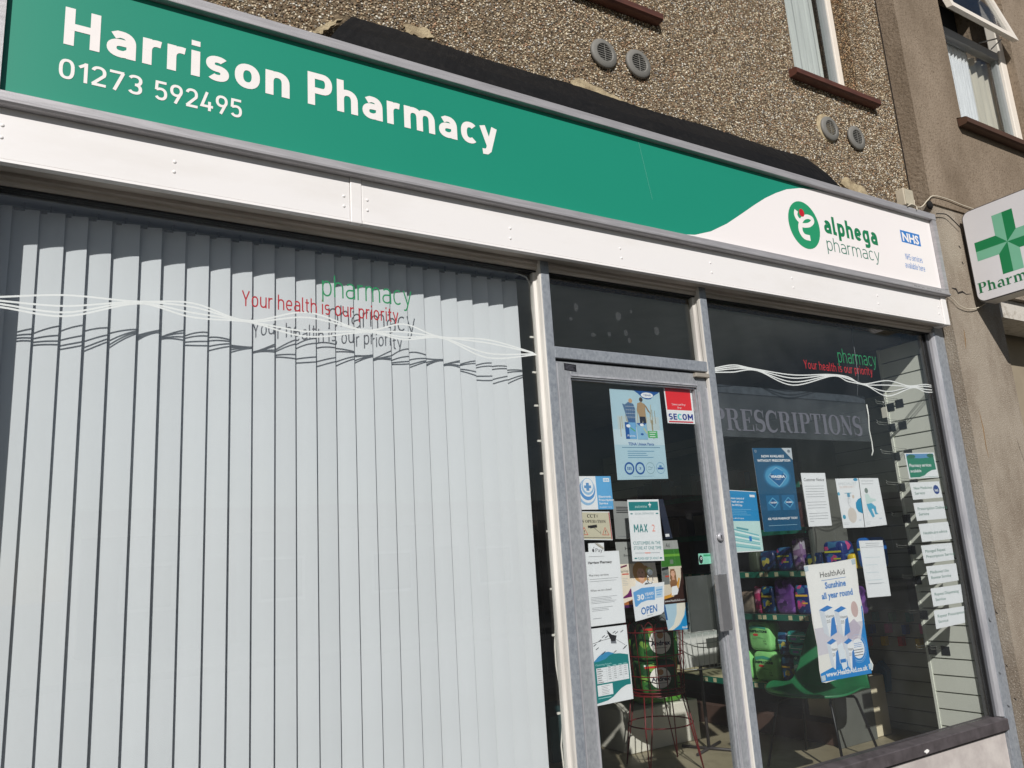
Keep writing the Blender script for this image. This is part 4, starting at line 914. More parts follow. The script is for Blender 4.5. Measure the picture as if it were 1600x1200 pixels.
# finger marks on the fanlight over the door
FM = bpy.data.materials.new('finger_mark'); FM.use_nodes = True; t_n = FM.node_tree; t_n.nodes.clear()
o_ = t_n.nodes.new('ShaderNodeOutputMaterial'); a_n = t_n.nodes.new('ShaderNodeBsdfTransparent'); d_n = t_n.nodes.new('ShaderNodeBsdfDiffuse'); m_n = t_n.nodes.new('ShaderNodeMixShader'); m_n.inputs[0].default_value = .045
d_n.inputs[0].default_value = (.7, .72, .76, 1); t_n.links.new(a_n.outputs[0], m_n.inputs[1]); t_n.links.new(d_n.outputs[0], m_n.inputs[2]); t_n.links.new(m_n.outputs[0], o_.inputs[0])
for px, py, rx_, rz_ in ((900, 480, .012, .02), (966, 494, .017, .022), (1026, 517, .016, .022), (978, 520, .012, .016), (983, 532, .009, .014), (927, 523, .014, .010), (952, 522, .010, .012), (892, 498, .010, .008), (986, 487, .008, .010)):
    f = flat_xz(0, 1, 0, 1, -.0034); g = G(px, py, -.0034); f.poly([(g.x+rx_*math.cos(k*.42)*(1+.2*math.sin(k*2.3)), 1-(g.z+rz_*math.sin(k*.42)*(1+.15*math.cos(k*3.1)))) for k in range(15)], FM, 0); f.build('finger_mark', sf)

# ------------------------------------------------------------------ vinyl decals on the glass
DW = P('decal_white', (250, 250, 248), .4); DGN = P('decal_green', (38, 150, 92), .5); DRD = P('decal_red', (196, 28, 36), .5)
def decal_text(txt, x0, x1, zb, h, m, wgt, label):
    f = flat_xz(x0, x1, zb, zb+h, .0036); f.n = Vector((0, 1, 0)); f.text(txt, 0, 1, 1, 1, m, 1, 'din', wgt); o = f.build('window_lettering'); tag(o, label, 'window lettering'); return o
decal_text('pharmacy', .938, 1.307, 2.372, .088, DGN, .075, 'green word pharmacy on the glass before the blind')
decal_text('Your health is our priority', .643, 1.247, 2.299, .058, DRD, .105, 'red slogan on the glass in front of the blind')
decal_text('pharmacy', 3.967, 4.323, 2.345, .085, DGN, .08, 'green word pharmacy on the right window')
decal_text('Your health is our priority', 3.660, 4.270, 2.287, .050, DRD, .12, 'red slogan on the right window above the white wave')
def wave(nodes, offs, label, wd=.0062):
    """nodes: (px,py) crossing points; offs: per span the vertical bulge of each line in pixels"""
    f = flat_xz(0, 1, 0, 1, .0036); f.n = Vector((0, 1, 0)); nl_ = len(offs[0])
    for li in range(nl_):
        pts = []
        ctrl = []
        for i, nd in enumerate(nodes):
            ctrl.append((nd[0]+(li-1.5)*2.0, nd[1]+(li-1.5)*nd[2]))
            if i < len(nodes)-1:
                nx = nodes[i+1]; ctrl.append(((nd[0]+nx[0])/2, (nd[1]+nx[1])/2+offs[i][li]))
        C3 = [Vector((G(a, c, 0).x, G(a, c, 0).z)) for a, c in ctrl]
        for i in range(len(C3)-1):
            p0 = C3[max(0, i-1)]; p1 = C3[i]; p2 = C3[i+1]; p3 = C3[min(len(C3)-1, i+2)]
            for k in range(8):
                t_ = k/8; pts.append(0.5*((2*p1)+(p2-p0)*t_+(2*p0-5*p1+4*p2-p3)*t_**2+(3*p1-p0-3*p2+p3)*t_**3))
        pts.append(C3[-1]); f.line([(p.x, 1-p.y) for p in pts], wd, DW, 1+li*.35)
    f.c = [Vector((0, .0036, 1)), Vector((1, .0036, 1)), Vector((1, .0036, 0)), Vector((0, .0036, 0))]
    o = f.build('wave_decal'); tag(o, label, 'window decal'); return o
wave([(-120, 470, 3), (-10, 471, 5), (212, 472, 1.2), (390, 502, 1), (572, 517, 1), (690, 527, 1), (836, 552, 1)],
     [(-10, -3, 6, 14), (-11, 6, 16, 22), (-14, -8, 8, 1), (-22, -14, 8, 16), (-16, -4, 8, 4), (-9, -4, 12, 19)], 'four white wavy lines on the glass across the blind window')
wave([(1112, 579, 1.5), (1180, 577, 1), (1299, 586, .8), (1352, 601, 1), (1424, 604, 1), (1474, 609, 1)],
     [(-8, -5, -2, 3), (4, 9, 15, 20), (-5, -3, -2, 2), (-8, -1, 9, 16), (-6, -3, 2, 6)], 'four white wavy lines on the glass across the right window')

# ------------------------------------------------------------------ papers and posters behind the glass
def pc(*rgb): return P('ink_%d_%d_%d' % rgb, rgb)
WP = mat('white_paper', (236, 238, 240), .7, 0, .02, 9, bump=.15, bscale=25)
BLK = pc(34, 34, 38); GRY = pc(120, 124, 130); LGR = pc(176, 182, 188)
def poster(px, label, cat, y=.0085, base=None, name='poster', group=None, draw=None, outline=None, th=.0006):
    f = flat_px(px, y); f.sheet(base or WP, th, outline)
    if draw: draw(f)
    o = f.build(name); tag(o, label, cat, group); return o
def circle_text(f, cu, cv, r, m, fill=None):
    f.ring(cu, cv, r, .004, m, 2)
# --- door, top: blue incontinence-pants poster
def d_pants(f):
    LB = pc(176, 206, 218); NV = pc(22, 84, 156)
    f.rect(.0, .0, 1, 1, LB, 1)
    f.rect(.0, .45, 1, .62, pc(196, 216, 224), 1.5); f.rect(.10, .30, .93, .45, pc(188, 204, 206), 1.5)
    r = random.Random(3)
    for i in range(26):                                  # reeds behind the walkers
        u = .12+.76*r.random(); v = .14+.2*r.random(); f.line([(u, v), (u+.02*r.uniform(-1, 1), v+.12+.1*r.random())], .0035, pc(176, 162, 126) if i % 2 else pc(150, 140, 112), 2+i*.02)
    f.poly([(.46, .0), (1.0, .0), (.97, .02), (.88, .05), (.80, .095), (.72, .10), (.64, .085), (.55, .035)], NV, 2); f.ell(.735, .052, .125, .032, WP, 3); f.text('TENA', .655, .815, .062, .02, NV, 4, 'din', .14)
    # two people seen from behind, arms round each other
    f.poly([(.27, .17), (.34, .14), (.44, .16), (.47, .22), (.45, .36), (.31, .36), (.27, .28), (.22, .16)], pc(86, 116, 150), 3.5)
    for k in range(4): f.line([(.28, .19+.04*k), (.46, .19+.04*k)], .0012, pc(220, 226, 232), 4); f.line([(.31+.04*k, .16), (.31+.04*k, .34)], .0012, pc(40, 60, 100), 4.3)
    f.ell(.385, .125, .038, .026, pc(200, 160, 120), 4.6); f.poly([(.31, .33), (.45, .33), (.46, .42), (.30, .42)], pc(60, 100, 150), 3.7)
    f.poly([(.52, .15), (.60, .13), (.68, .17), (.66, .31), (.54, .31), (.50, .22)], pc(170, 142, 106), 3.5); f.poly([(.64, .14), (.70, .18), (.78, .27), (.72, .24)], pc(150, 124, 92), 3.8); f.ell(.60, .105, .036, .026, pc(70, 60, 56), 4.6)
    f.poly([(.54, .30), (.66, .30), (.67, .40), (.62, .40), (.60, .34), (.58, .40), (.54, .40)], pc(28, 36, 54), 4)
    f.rect(.235, .37, .45, .555, pc(112, 170, 214), 5); f.rect(.235, .37, .31, .555, NV, 5.5); f.ell(.30, .41, .04, .018, WP, 6); f.line([(.34, .43), (.43, .47)], .006, pc(90, 170, 110), 6); f.text('Pants', .27, .42, .53, .025, WP, 6)
    f.rect(.465, .375, .67, .56, pc(140, 186, 214), 5); f.poly([(.465, .375), (.67, .375), (.60, .405), (.57, .415), (.52, .405)], NV, 5.5); f.ell(.57, .395, .04, .016, WP, 6); f.line([(.60, .43), (.66, .49)], .007, pc(190, 200, 150), 6); f.ell(.56, .50, .03, .012, NV, 6)
    f.rect(.68, .46, .87, .54, pc(84, 176, 104), 5); f.lines(.71, .85, .475, .525, 3, WP, .003, 6)
    f.text('TENA Unisex Pants', .27, .78, .625, .032, NV, 3, 'sans', .02)
    f.rect(.14, .645, .90, .652, pc(90, 130, 160), 2)
    f.lines(.24, .80, .69, .76, 4, pc(90, 140, 176), .003, 2, .4)
    for k, cu in enumerate((.245, .455, .66, .865)):
        c_ = (NV, NV, pc(110, 140, 150), pc(70, 130, 180))[k]
        f.ring(cu, .878, .082 if k < 2 else .085, .008 if k < 2 else .0016, c_, 3, 24)
        if k == 0:
            for q in (-.03, 0, .03): f.ell(cu+q, .868, .010, .008, NV, 4, 10); f.rect(cu+q-.008, .876, cu+q+.008, .895, NV, 4)
        if k == 1: f.text('3', cu-.02, cu+.02, .893, .028, NV, 4)
        if k == 2: f.line([(cu-.05, .87), (cu-.02, .86), (cu+.02, .875), (cu+.05, .865)], .0014, c_, 4); f.line([(cu-.05, .89), (cu-.01, .895), (cu+.03, .885)], .0014, c_, 4)
        if k == 3: f.rect(cu-.06, .872, cu+.06, .893, NV, 4); f.ell(cu, .858, .03, .01, c_, 4)
    f.rect(.30, .965, .72, .968, pc(110, 150, 176), 2)
poster([(952, 607), (1030, 612), (1044, 748), (965, 750)], 'tall pale blue poster with two walkers at the top of the door glass', 'poster', draw=d_pants)
def d_red(f):
    f.rect(.04, .03, .94, .63, pc(232, 36, 44), 1); f.text('Security', .22, .72, .50, .055, WP, 2, 'din', .1); f.text('by', .42, .56, .585, .05, WP, 2, 'din', .1)
    NV = pc(26, 50, 140)
    f.text('SE', .06, .36, .90, .17, NV, 2, 'din', .2); f.text('C', .375, .54, .90, .17, pc(100, 200, 200), 2, 'din', .2); f.text('OM', .555, .95, .90, .17, NV, 2, 'din', .2)
    f.rect(.05, .935, .94, .975, pc(206, 60, 70), 1)
poster([(1036.5, 604.5), (1080, 607), (1086, 662.5), (1043.5, 661)], 'red and white security sticker in the top right corner of the door glass', 'sticker', .0, name='sticker', draw=d_red)
def d_eps(f):
    f.rect(.57, 0, 1, 1, pc(98, 172, 222), 1); B1 = pc(150, 190, 224); B2 = pc(88, 148, 206)
    for r_, dx, dy, c_, L in ((.25, 0, 0, B1, 1), (.235, .015, -.05, WP, 1.4), (.215, .02, -.10, B2, 1.8), (.185, .03, -.16, WP, 2.2), (.17, .035, -.19, B1, 2.6), (.14, .04, -.22, WP, 3)):
        f.ell(.30+dx, .50+dy+.0, r_, r_*1.5, c_, L, 28)
    f.rect(.27+.02, .20, .37, .44, pc(96, 150, 200), 4); f.rect(.235, .28, .425, .36, pc(96, 150, 200), 4.4)
    f.rect(.78, .06, .95, .17, WP, 2); f.text('NHS', .80, .93, .145, .06, pc(98, 172, 222), 3, 'sans', .03)
    for k, tx in enumerate(('Electronic', 'Prescription', 'Service')): f.text(tx, .61, .61+.035*len(tx), .65+.10*k, .07, WP, 2, 'sans', .02)
    f.text('Available here', .61, .95, .95, .045, WP, 2)
poster([(897.5, 744), (953.7, 744), (959, 795.6), (902, 796.6)], 'white and sky blue sticker with a cross in curved rings on the door', 'sticker', .0, name='sticker', draw=d_eps)
def d_cctv(f):
    f.rect(.02, .03, .98, .97, pc(206, 200, 176), 1); f.text('CCTV', .27, .62, .22, .12, BLK, 2, 'serif'); f.text('IN OPERATION', .05, .84, .40, .10, BLK, 2, 'serif')
    RE = pc(206, 60, 44)
    for cu in (.15, .80): f.line([(cu, .56), (cu+.10, .82), (cu-.10, .82)], .0022, RE, 2, True); f.text('!', cu-.012, cu+.012, .79, .14, BLK, 3)
    f.poly([(.32, .50), (.55, .46), (.56, .56), (.34, .60)], BLK, 2); f.rect(.27, .50, .33, .58, BLK, 2); f.line([(.46, .58), (.56, .68), (.64, .76)], .0016, BLK, 2); f.line([(.65, .68), (.65, .80)], .0016, BLK, 2); f.rect(.06, .91, .95, .925, BLK, 2)
    f.rect(.965, .03, .99, .97, pc(180, 40, 40), 2)
poster([(903, 799), (952, 799.4), (957.5, 844), (906, 843.4)], 'cream camera warning sign with two red triangles on the door', 'sign', .0, name='notice', draw=d_cctv, th=.003)
def d_pay(f):
    f.ell(.30, .55, .075, .13, pc(70, 70, 74), 1, 16); f.ell(.37, .52, .03, .06, WP, 1.5, 10); f.poly([(.30, .38), (.36, .28), (.37, .36)], pc(70, 70, 74), 1)
    f.text('Pay', .44, .90, .68, .30, pc(120, 120, 124), 2, 'sans')
    f.poly([(.42, .02), (.62, .02), (.98, .36), (.96, .52), (.60, .24)], pc(190, 184, 172), 2.4); f.line([(.42, .02), (.97, .50)], .0012, pc(90, 88, 84), 3)
poster([(919, 849), (943.4, 848), (944.4, 868.7), (920, 869.7)], 'small white card payment sticker with a peeling corner on the door', 'sticker', -.002, name='sticker', draw=d_pay)
def d_serv(f):
    f.text('Harrison Pharmacy', .15, .78, .165, .035, BLK, 2, 'sans', .03); f.text('Pharmacy services', .15, .66, .335, .03, BLK, 2); f.lines(.15, .92, .375, .405, 2, GRY, .0012, 2, .1)
    f.text('When we are closed', .15, .70, .54, .03, BLK, 2); f.lines(.15, .86, .62, .70, 5, GRY, .0012, 2, .3); f.lines(.15, .72, .76, .80, 3, GRY, .0012, 2, .3); f.rect(.15, .90, .38, .905, GRY, 2)
poster([(908.2, 863), (966.9, 860.3), (977.7, 972.5), (918, 980)], 'white printed A4 page of pharmacy services low on the door glass', 'paper notice', .0, name='paper_notice', draw=d_serv)
def d_hours(f):
    TL_ = pc(18, 128, 128)
    f.poly([(.03, .975), (.03, .44), (.18, .42), (.34, .37), (.5, .36), (.75, .37), (.97, .40), (.97, .80), (.86, .80), (.72, .83), (.62, .87), (.5, .92), (.35, .955), (.15, .97)], TL_, 1)
    f.poly([(.08, .44), (.2, .38), (.34, .33), (.48, .33), (.62, .36), (.50, .375), (.38, .42), (.2, .44)], pc(60, 144, 190), 1.5)
    f.line([(.10, .20), (.35, .17), (.62, .15)], .0016, BLK, 2); f.line([(.48, .08), (.62, .15), (.92, .27)], .0016, GRY, 2); f.poly([(.48, .04), (.60, .11), (.72, .13), (.68, .20), (.58, .20), (.52, .12)], BLK, 3); f.poly([(.56, .17), (.68, .17), (.70, .235), (.56, .225)], GRY, 2.6)
    for u, v in ((.15, .22), (.2, .27), (.38, .12), (.46, .13), (.66, .08), (.72, .09), (.86, .08), (.88, .31), (.92, .29), (.28, .17), (.33, .345), (.64, .34), (.36, .33)): f.line([(u-.035, v+.012), (u+.04, v-.012)], .003, pc(80, 84, 90), 3+u)
    f.text('Opening hours', .12, .52, .495, .026, pc(170, 220, 216), 2, 'sans'); f.rect(.13, .525, .94, .725, WP, 2)
    for k in range(1, 7): f.rect(.13, .525+.2*k/7-.001, .94, .525+.2*k/7+.001, LGR, 3)
    for u in (.38, .53, .67, .80): f.rect(u, .525, u+.004, .725, LGR, 3.4)
    r = random.Random(8)
    for k in range(7):
        v = .54+.2*k/7; f.rect(.145, v-.003, .24+.05*r.random(), v+.004, BLK, 3.8)
        for u in (.42, .56, .70, .83):
            if k < 5 or (u < .6 and k == 5): f.rect(u, v-.003, u+.07, v+.003, GRY, 3.8)
    for u in (.38, .53, .67, .80): f.rect(u+.02, .508, u+.11, .516, pc(170, 220, 216), 2)
    f.rect(.12, .745, .50, .885, WP, 2); f.lines(.22, .44, .765, .865, 6, GRY, .0012, 3, .4); f.rect(.12, .91, .44, .918, pc(170, 220, 216), 2)
poster([(917.3, 983.3), (978.7, 976), (989.8, 1091.7), (928.7, 1104.2)], 'white and teal opening hours page with a weather vane drawing low on the door', 'paper notice', .0, name='paper_notice', draw=d_hours)
def d_max(f):
    T = pc(32, 132, 134); SA = pc(238, 150, 134)
    f.rect(.03, .035, .97, .18, T, 1); f.text('avicenna', .22, .60, .135, .045, pc(210, 232, 230), 2, 'din', .1); f.rect(.655, .075, .74, .085+.012, WP, 2); f.rect(.688, .05, .708, .13, WP, 2.4)
    f.text('SOCIAL DISTANCING', .20, .80, .245, .032, pc(130, 160, 164), 2, 'sans'); f.rect(.06, .222, .13, .24, T, 2); f.rect(.87, .222, .95, .24, T, 2)
    f.text('MAX', .13, .56, .535, .13, T, 2, 'din', .16); f.text('2', .70, .80, .525, .12, SA, 2)
    f.text('CUSTOMERS IN THE', .07, .93, .735, .055, T, 2); f.text('STORE AT ONE TIME', .07, .94, .815, .055, T, 2)
    f.rect(.10, .865, .88, .874, LGR, 2); f.rect(.40, .862, .58, .877, SA, 2.5); f.text('PLEASE KEEP 2M APART', .17, .83, .975, .04, pc(90, 156, 160), 2); f.rect(.07, .945, .14, .965, T, 2); f.rect(.86, .945, .94, .965, T, 2)
poster([(980, 781), (1028.7, 780.2), (1038, 876), (988.4, 877)], 'white and teal laminated sign limiting customers to two in the middle of the door', 'sign', .0, name='notice', draw=d_max)
def d_green(f):
    f.rect(0, 0, 1, 1, pc(150, 222, 196), 1); f.ell(.17, .55, .16, .40, pc(34, 40, 40), 2); f.ring(.2, .45, .06, .003, WP, 3, 12); f.rect(.40, .10, .98, .28, pc(60, 170, 120), 2); f.lines(.42, .9, .45, .85, 4, pc(120, 190, 170), .0012, 2)
poster([(1091, 865), (1110.5, 864.5), (1111.5, 880.5), (1092.5, 882)], 'tiny mint green sticker with a black oval low on the right of the door glass', 'sticker', .0, name='sticker', draw=d_green)
# faint shaded sheets hung further in
def d_shaded(f):
    f.lines(.06, .55, .16, .30, 4, BLK, .004, 2, .3); f.rect(.42, .45, .64, .62, pc(168, 96, 84), 2); f.text('\u2714' if False else 'v', .5, .58, .80, .06, BLK, 2); f.rect(.05, .93, .9, .94, GRY, 2)
poster([(957, 783), (1028, 784), (1040, 842), (962, 842)], 'grey shaded leaflet hanging behind the customer limit sign', 'leaflet', .10, base=mat('shaded_leaflet', (150, 152, 150), .7), name='leaflet', draw=d_shaded)
poster([(1024, 780), (1036, 780), (1051, 841), (1030, 843)], 'dark navy leaflet edge right of the customer limit sign', 'leaflet', .10, base=mat('navy_leaflet', (40, 48, 66), .5), name='leaflet', draw=lambda f: f.rect(.5, .88, .8, .95, WP, 2))
# --- hair poster pair and the blue poster below them
SK = pc(226, 178, 150); HB = pc(196, 150, 96); HD = pc(136, 96, 66)
def woman(f, cu, cv, s, hair, curly=False):
    r = s*f.W/f.H
    if curly:
        for k in range(9):
            v = cv-.9*r+k*.42*r; w2 = s*(.62+.10*math.sin(k*2.2)+k*.05); f.poly([(cu-w2, v), (cu+w2, v), (cu+w2*1.02, v+.46*r), (cu-w2*1.02, v+.46*r)], hair, 2+k*.08)
        for k in range(12): f.line([(cu-s*.75+s*.14*k, cv-.4*r), (cu-s*.8+s*.14*k+.02, cv+.9*r), (cu-s*.75+s*.14*k, cv+2.2*r)], .0022, pc(176, 130, 88) if k % 2 else pc(104, 72, 50), 2.8+k*.01)
    else:
        f.ell(cu-.1*s, cv-.15*r, s*.95, r*1.05, hair, 2); f.ell(cu+.75*s, cv-.3*r, s*.45, r*.5, hair, 2.3); f.ell(cu+.45*s, cv+.9*r, s*.55, r*.8, hair, 2.5)
    f.poly([(cu-.22*s, cv+.5*r), (cu+.3*s, cv+.5*r), (cu+.42*s, cv+1.4*r), (cu-.4*s, cv+1.4*r)], pc(212, 160, 132), 3.2)
    f.ell(cu, cv, s*.55, r*.75, SK, 3.6, 22)
    f.poly([(cu-.55*s, cv-.1*r), (cu-.5*s, cv-.7*r), (cu+.1*s, cv-.92*r), (cu+.55*s, cv-.6*r), (cu+.6*s, cv-.1*r), (cu+.35*s, cv-.5*r), (cu-.2*s, cv-.55*r)], hair, 4)
    for q in (-.22, .22): f.ell(cu+q*s, cv-.08*r, s*.09, r*.045, pc(60, 46, 40), 4.2, 10); f.line([(cu+(q-.1)*s, cv-.2*r), (cu+(q+.1)*s, cv-.22*r)], .0009, pc(120, 84, 60), 4.2)
    f.line([(cu+.02*s, cv-.02*r), (cu+.05*s, cv+.18*r)], .0009, pc(196, 140, 116), 4.2); f.ell(cu+.02*s, cv+.36*r, s*.18, r*.07, pc(190, 80, 84), 4.2, 12); f.rect(cu-.1*s, cv+.345*r, cu+.13*s, cv+.365*r, WP, 4.5)
def d_hair1(f):
    f.rect(0, 0, 1, .34, pc(166, 168, 164), 1); f.text('HealthAid', .24, .85, .125, .05, BLK, 2, 'sans'); f.text('Beauty and Care', .18, .92, .225, .035, BLK, 2)  # grey top band: shadow of the sign in front, put into the print
    f.rect(0, .34, 1, 1, pc(244, 232, 214), 1); f.rect(.0, .36, .24, .84, pc(240, 228, 208), 1.5); f.poly([(.0, .385), (.22, .35), (.22, .375), (.0, .41)], pc(112, 20, 70), 2); f.text('HairVital', .01, .235, .47, .045, BLK, 2); f.rect(.06, .485, .235, .505, pc(214, 96, 76), 2)
    f.lines(.04, .2, .56, .66, 5, LGR, .0015, 2); f.poly([(.0, .86), (.0, .84), (.14, .79), (.22, .72), (.26, .72), (.26, .84)], pc(110, 30, 100), 2)
    woman(f, .56, .50, .20, HB); f.ell(.80, .46, .10, .05, pc(222, 226, 150), 4.8, 9); f.ell(.80, .46, .03, .016, pc(200, 190, 60), 5.2, 8)
    f.poly([(.34, .72), (.40, .60), (.56, .66), (.70, .60), (.84, .66), (.9, .72)], WP, 4.9); f.poly([(0, 1), (0, .93), (.3, .87), (.5, .85), (.5, 1)], pc(176, 106, 56), 2.2); f.rect(.0, .96, .55, 1, pc(76, 30, 84), 2.6)
poster([(961, 847), (1018, 846), (1034, 944), (976, 950)], 'poster of a blonde woman with a yellow flower hanging behind the door glass', 'poster', .10, draw=d_hair1)
def d_hair2(f):
    f.rect(0, 0, 1, .14, pc(164, 166, 162), 1); f.text('Aid', .30, .52, .11, .07, BLK, 2); f.rect(0, .14, 1, .42, pc(58, 120, 44), 1); f.rect(0, .22, 1, .26, pc(110, 170, 60), 1.5); f.rect(.45, .31, .62, .38, pc(110, 130, 110), 2)  # grey top band again carries the cast shadow in its colour
    f.rect(0, .42, 1, 1, pc(222, 210, 190), 1); f.rect(-.0, .42, .34, .70, pc(120, 124, 122), 1.5); f.poly([(.0, .44), (.34, .42), (.34, .46), (.0, .48)], pc(24, 24, 26), 2); f.text('Hair', .06, .28, .55, .05, pc(70, 74, 74), 2); f.rect(.15, .56, .34, .585, pc(200, 80, 60), 2)
    f.poly([(0, 1), (0, .93), (.45, .90), (.75, .76), (.9, .60), (.95, .45), (1, .45), (1, 1)], pc(58, 34, 28), 2); f.poly([(0, .93), (.4, .90), (.7, .78), (.83, .62), (.78, .60), (.6, .76), (.3, .86), (0, .88)], pc(222, 160, 60), 3.9)
    woman(f, .52, .53, .17, HD, True); f.poly([(.36, .88), (.42, .74), (.64, .73), (.70, .80), (.62, .87)], WP, 4.4); f.text('www.HealthAid.co.uk', .05, .95, .975, .035, WP, 4)
poster([(1031, 845), (1058, 844), (1073.5, 940), (1037, 944)], 'poster of a woman with long wavy brown hair hanging behind the door glass', 'poster', .098, draw=d_hair2)
def d_blue2(f):
    f.rect(0, 0, 1, 1, pc(176, 206, 222), 1); f.poly([(.55, 0), (.95, 0), (.80, .5), (.5, .85), (.2, 1), (.0, 1), (.3, .8), (.5, .4)], pc(232, 228, 214), 1.6); f.poly([(.95, 0), (1, 0), (1, 1), (.25, 1), (.6, .8), (.85, .45)], pc(24, 144, 206), 2); f.text('co.uk', .68, .97, .95, .10, WP, 3, 'sans', .03); f.rect(.0, .0, .08, .6, pc(26, 90, 150), 2)
poster([(1036, 945), (1073.8, 941), (1076.5, 983), (1044, 985)], 'pale blue poster with a bright blue curve below the long haired woman', 'poster', .095, draw=d_blue2)
def d_open(f):
    B_ = pc(104, 166, 220)
    f.poly([(.04, .17), (.30, .08), (.70, .10), (.70, .50), (.45, .47), (.25, .50), (.10, .60), (.05, .58)], B_, 1); f.text('30', .14, .36, .42, .16, WP, 2, 'sans', .04); f.text('YEARS', .38, .66, .33, .09, WP, 2, 'sans', .02); f.text('in the uk', .38, .62, .42, .06, WP, 2)
    f.rect(.72, .12, .95, .46, pc(190, 216, 236), 1); f.rect(.74, .20, .93, .24, B_, 2); f.rect(.74, .28, .93, .31, pc(150, 190, 226), 2); f.rect(.76, .35, .9, .38, B_, 2)
    f.text('OPEN', .22, .76, .86, .22, pc(60, 120, 186), 2, 'sans', .02); f.rect(.40, .92, .60, .93, GRY, 2)
poster([(986, 917), (1038, 909), (1037.5, 959.5), (993, 971)], 'white and blue open sign hanging tilted inside the door', 'sign', .012, name='notice', draw=d_open, outline=[(0, 1), (.25, 1.0), (.6, .985), (.9, .98), (1, .92), (1, 0), (0, 0)])
b = MB(); p = G(1016, 905, .013); rg = [(p.x+.016*math.cos(a/20*6.283), .014, p.z+.02*math.sin(a/20*6.283)) for a in range(20)]; b.tube(rg, .0018, mat('hook_metal', (170, 172, 174), .25, .8), 5, closed=True); b.lathe([(.012, .004), (.015, .012), (.008, .018)], (p.x+.002, .004, p.z+.03), 'y', mat('suction_cup', (120, 126, 130), .2), 14); tag(b.build('suction_hook'), 'clear suction cup with a wire ring holding the open sign', 'hook')
# --- right window
def d_app(f):
    f.rect(.0, .01, 1, .50, pc(30, 140, 196), 1); f.rect(.78, .06, .94, .10, WP, 2)
    for k, tx in enumerate(('Get more control of', 'your health and care', 'with the NHS App')): f.text(tx, .08, .60-.04*k, .145+.055*k, .034, WP, 2, 'sans', .02)
    f.lines(.10, .80, .31, .40, 4, pc(150, 206, 230), .0014, 2, .3); f.text('nhs.uk/nhsapp', .10, .52, .465, .025, WP, 2)
    f.rect(.0, .50, 1, .985, pc(196, 226, 222), 1); r = random.Random(5)
    for k in range(10): f.line([(.1, .62+.03*k), (.92, .74+.025*k)], .004+.004*r.random(), (pc(120, 188, 196), pc(226, 240, 238), pc(150, 206, 206))[k % 3], 1.5+k*.05)
    f.poly([(.25, .59), (.62, .63), (.6, .66), (.25, .62)], pc(96, 160, 170), 2.4); f.rect(.60, .75, .68, .83, pc(50, 130, 200), 2.6)
poster([(1130, 765), (1181, 768), (1193, 861), (1142.5, 864)], 'blue topped health app leaflet at the left edge of the right window', 'poster', draw=d_app)
def d_vi(f):
    NV = pc(22, 84, 120); f.rect(0, 0, 1, 1, NV, 1)
    for k, (rr, c_) in enumerate([(.36, (30, 98, 138)), (.33, (44, 120, 162)), (.305, (70, 150, 192))]): f.ell(.54, .35, rr, rr*.42, pc(*c_), 1.3+k*.3, 28)
    dia = [(.54, .235), (.66, .27), (.80, .35), (.66, .43), (.56, .475), (.46, .43), (.30, .35), (.44, .27)]
    f.poly(dia, pc(150, 200, 226), 2.6); f.poly([(.54+(u-.54)*.93, .35+(v-.35)*.93) for u, v in dia], pc(20, 96, 150), 3); f.poly([(.54+(u-.54)*.7, .30+(v-.35)*.45) for u, v in dia], pc(40, 130, 184), 3.3)
    f.text('VIAGRA', .36, .74, .365, .032, WP, 4, 'sans', .05); f.text('CONNECT', .47, .62, .39, .013, WP, 4)
    f.text('NOW AVAILABLE', .20, .78, .115, .030, WP, 3, 'sans', .03); f.text('WITHOUT PRESCRIPTION', .08, .93, .168, .030, WP, 3, 'sans', .03)
    for u in (.17, .58): f.rect(u, .575, u+.34, .755, pc(30, 104, 148), 2); f.poly([(u+.17, .60), (u+.31, .665), (u+.19, .73), (u+.04, .665)], pc(96, 176, 214), 3); f.poly([(u+.17, .612), (u+.28, .665), (u+.19, .718), (u+.07, .665)], pc(24, 90, 140), 3.4); f.text('VIAGRA', u+.09, u+.27, .67, .018, WP, 4, 'sans', .04)
    f.text('ASK YOUR PHARMACIST TODAY', .14, .94, .865, .026, WP, 3, 'sans', .03); f.rect(.14, .93, .90, .9345, pc(150, 190, 210), 3)
    f.poly([(.74, 0), (1, 0), (1, .15)], pc(196, 204, 210), 4); f.ell(.92, .04, .04, .02, pc(120, 130, 140), 5, 10); f.ring(.07, .04, .02, .0012, WP, 4, 12)
poster([(1175, 700), (1236, 700), (1252, 828), (1194, 831)], 'tall dark blue tablet poster with a glowing diamond on the right window', 'poster', draw=d_vi)
def d_not(f):
    f.text('Customer Notice', .08, .92, .155, .06, BLK, 2, 'sans'); f.lines(.08, .92, .25, .45, 5, GRY, .0016, 2, .15, 3); f.lines(.08, .92, .55, .66, 3, GRY, .0016, 2, .3, 4); f.lines(.08, .95, .76, .86, 3, GRY, .0016, 2, .1, 5); f.rect(.08, .905, .26, .91, GRY, 2)
poster([(1251, 739), (1289, 739), (1300, 821), (1264, 823)], 'white customer notice page right of the dark blue poster', 'paper notice', name='paper_notice', draw=d_not)
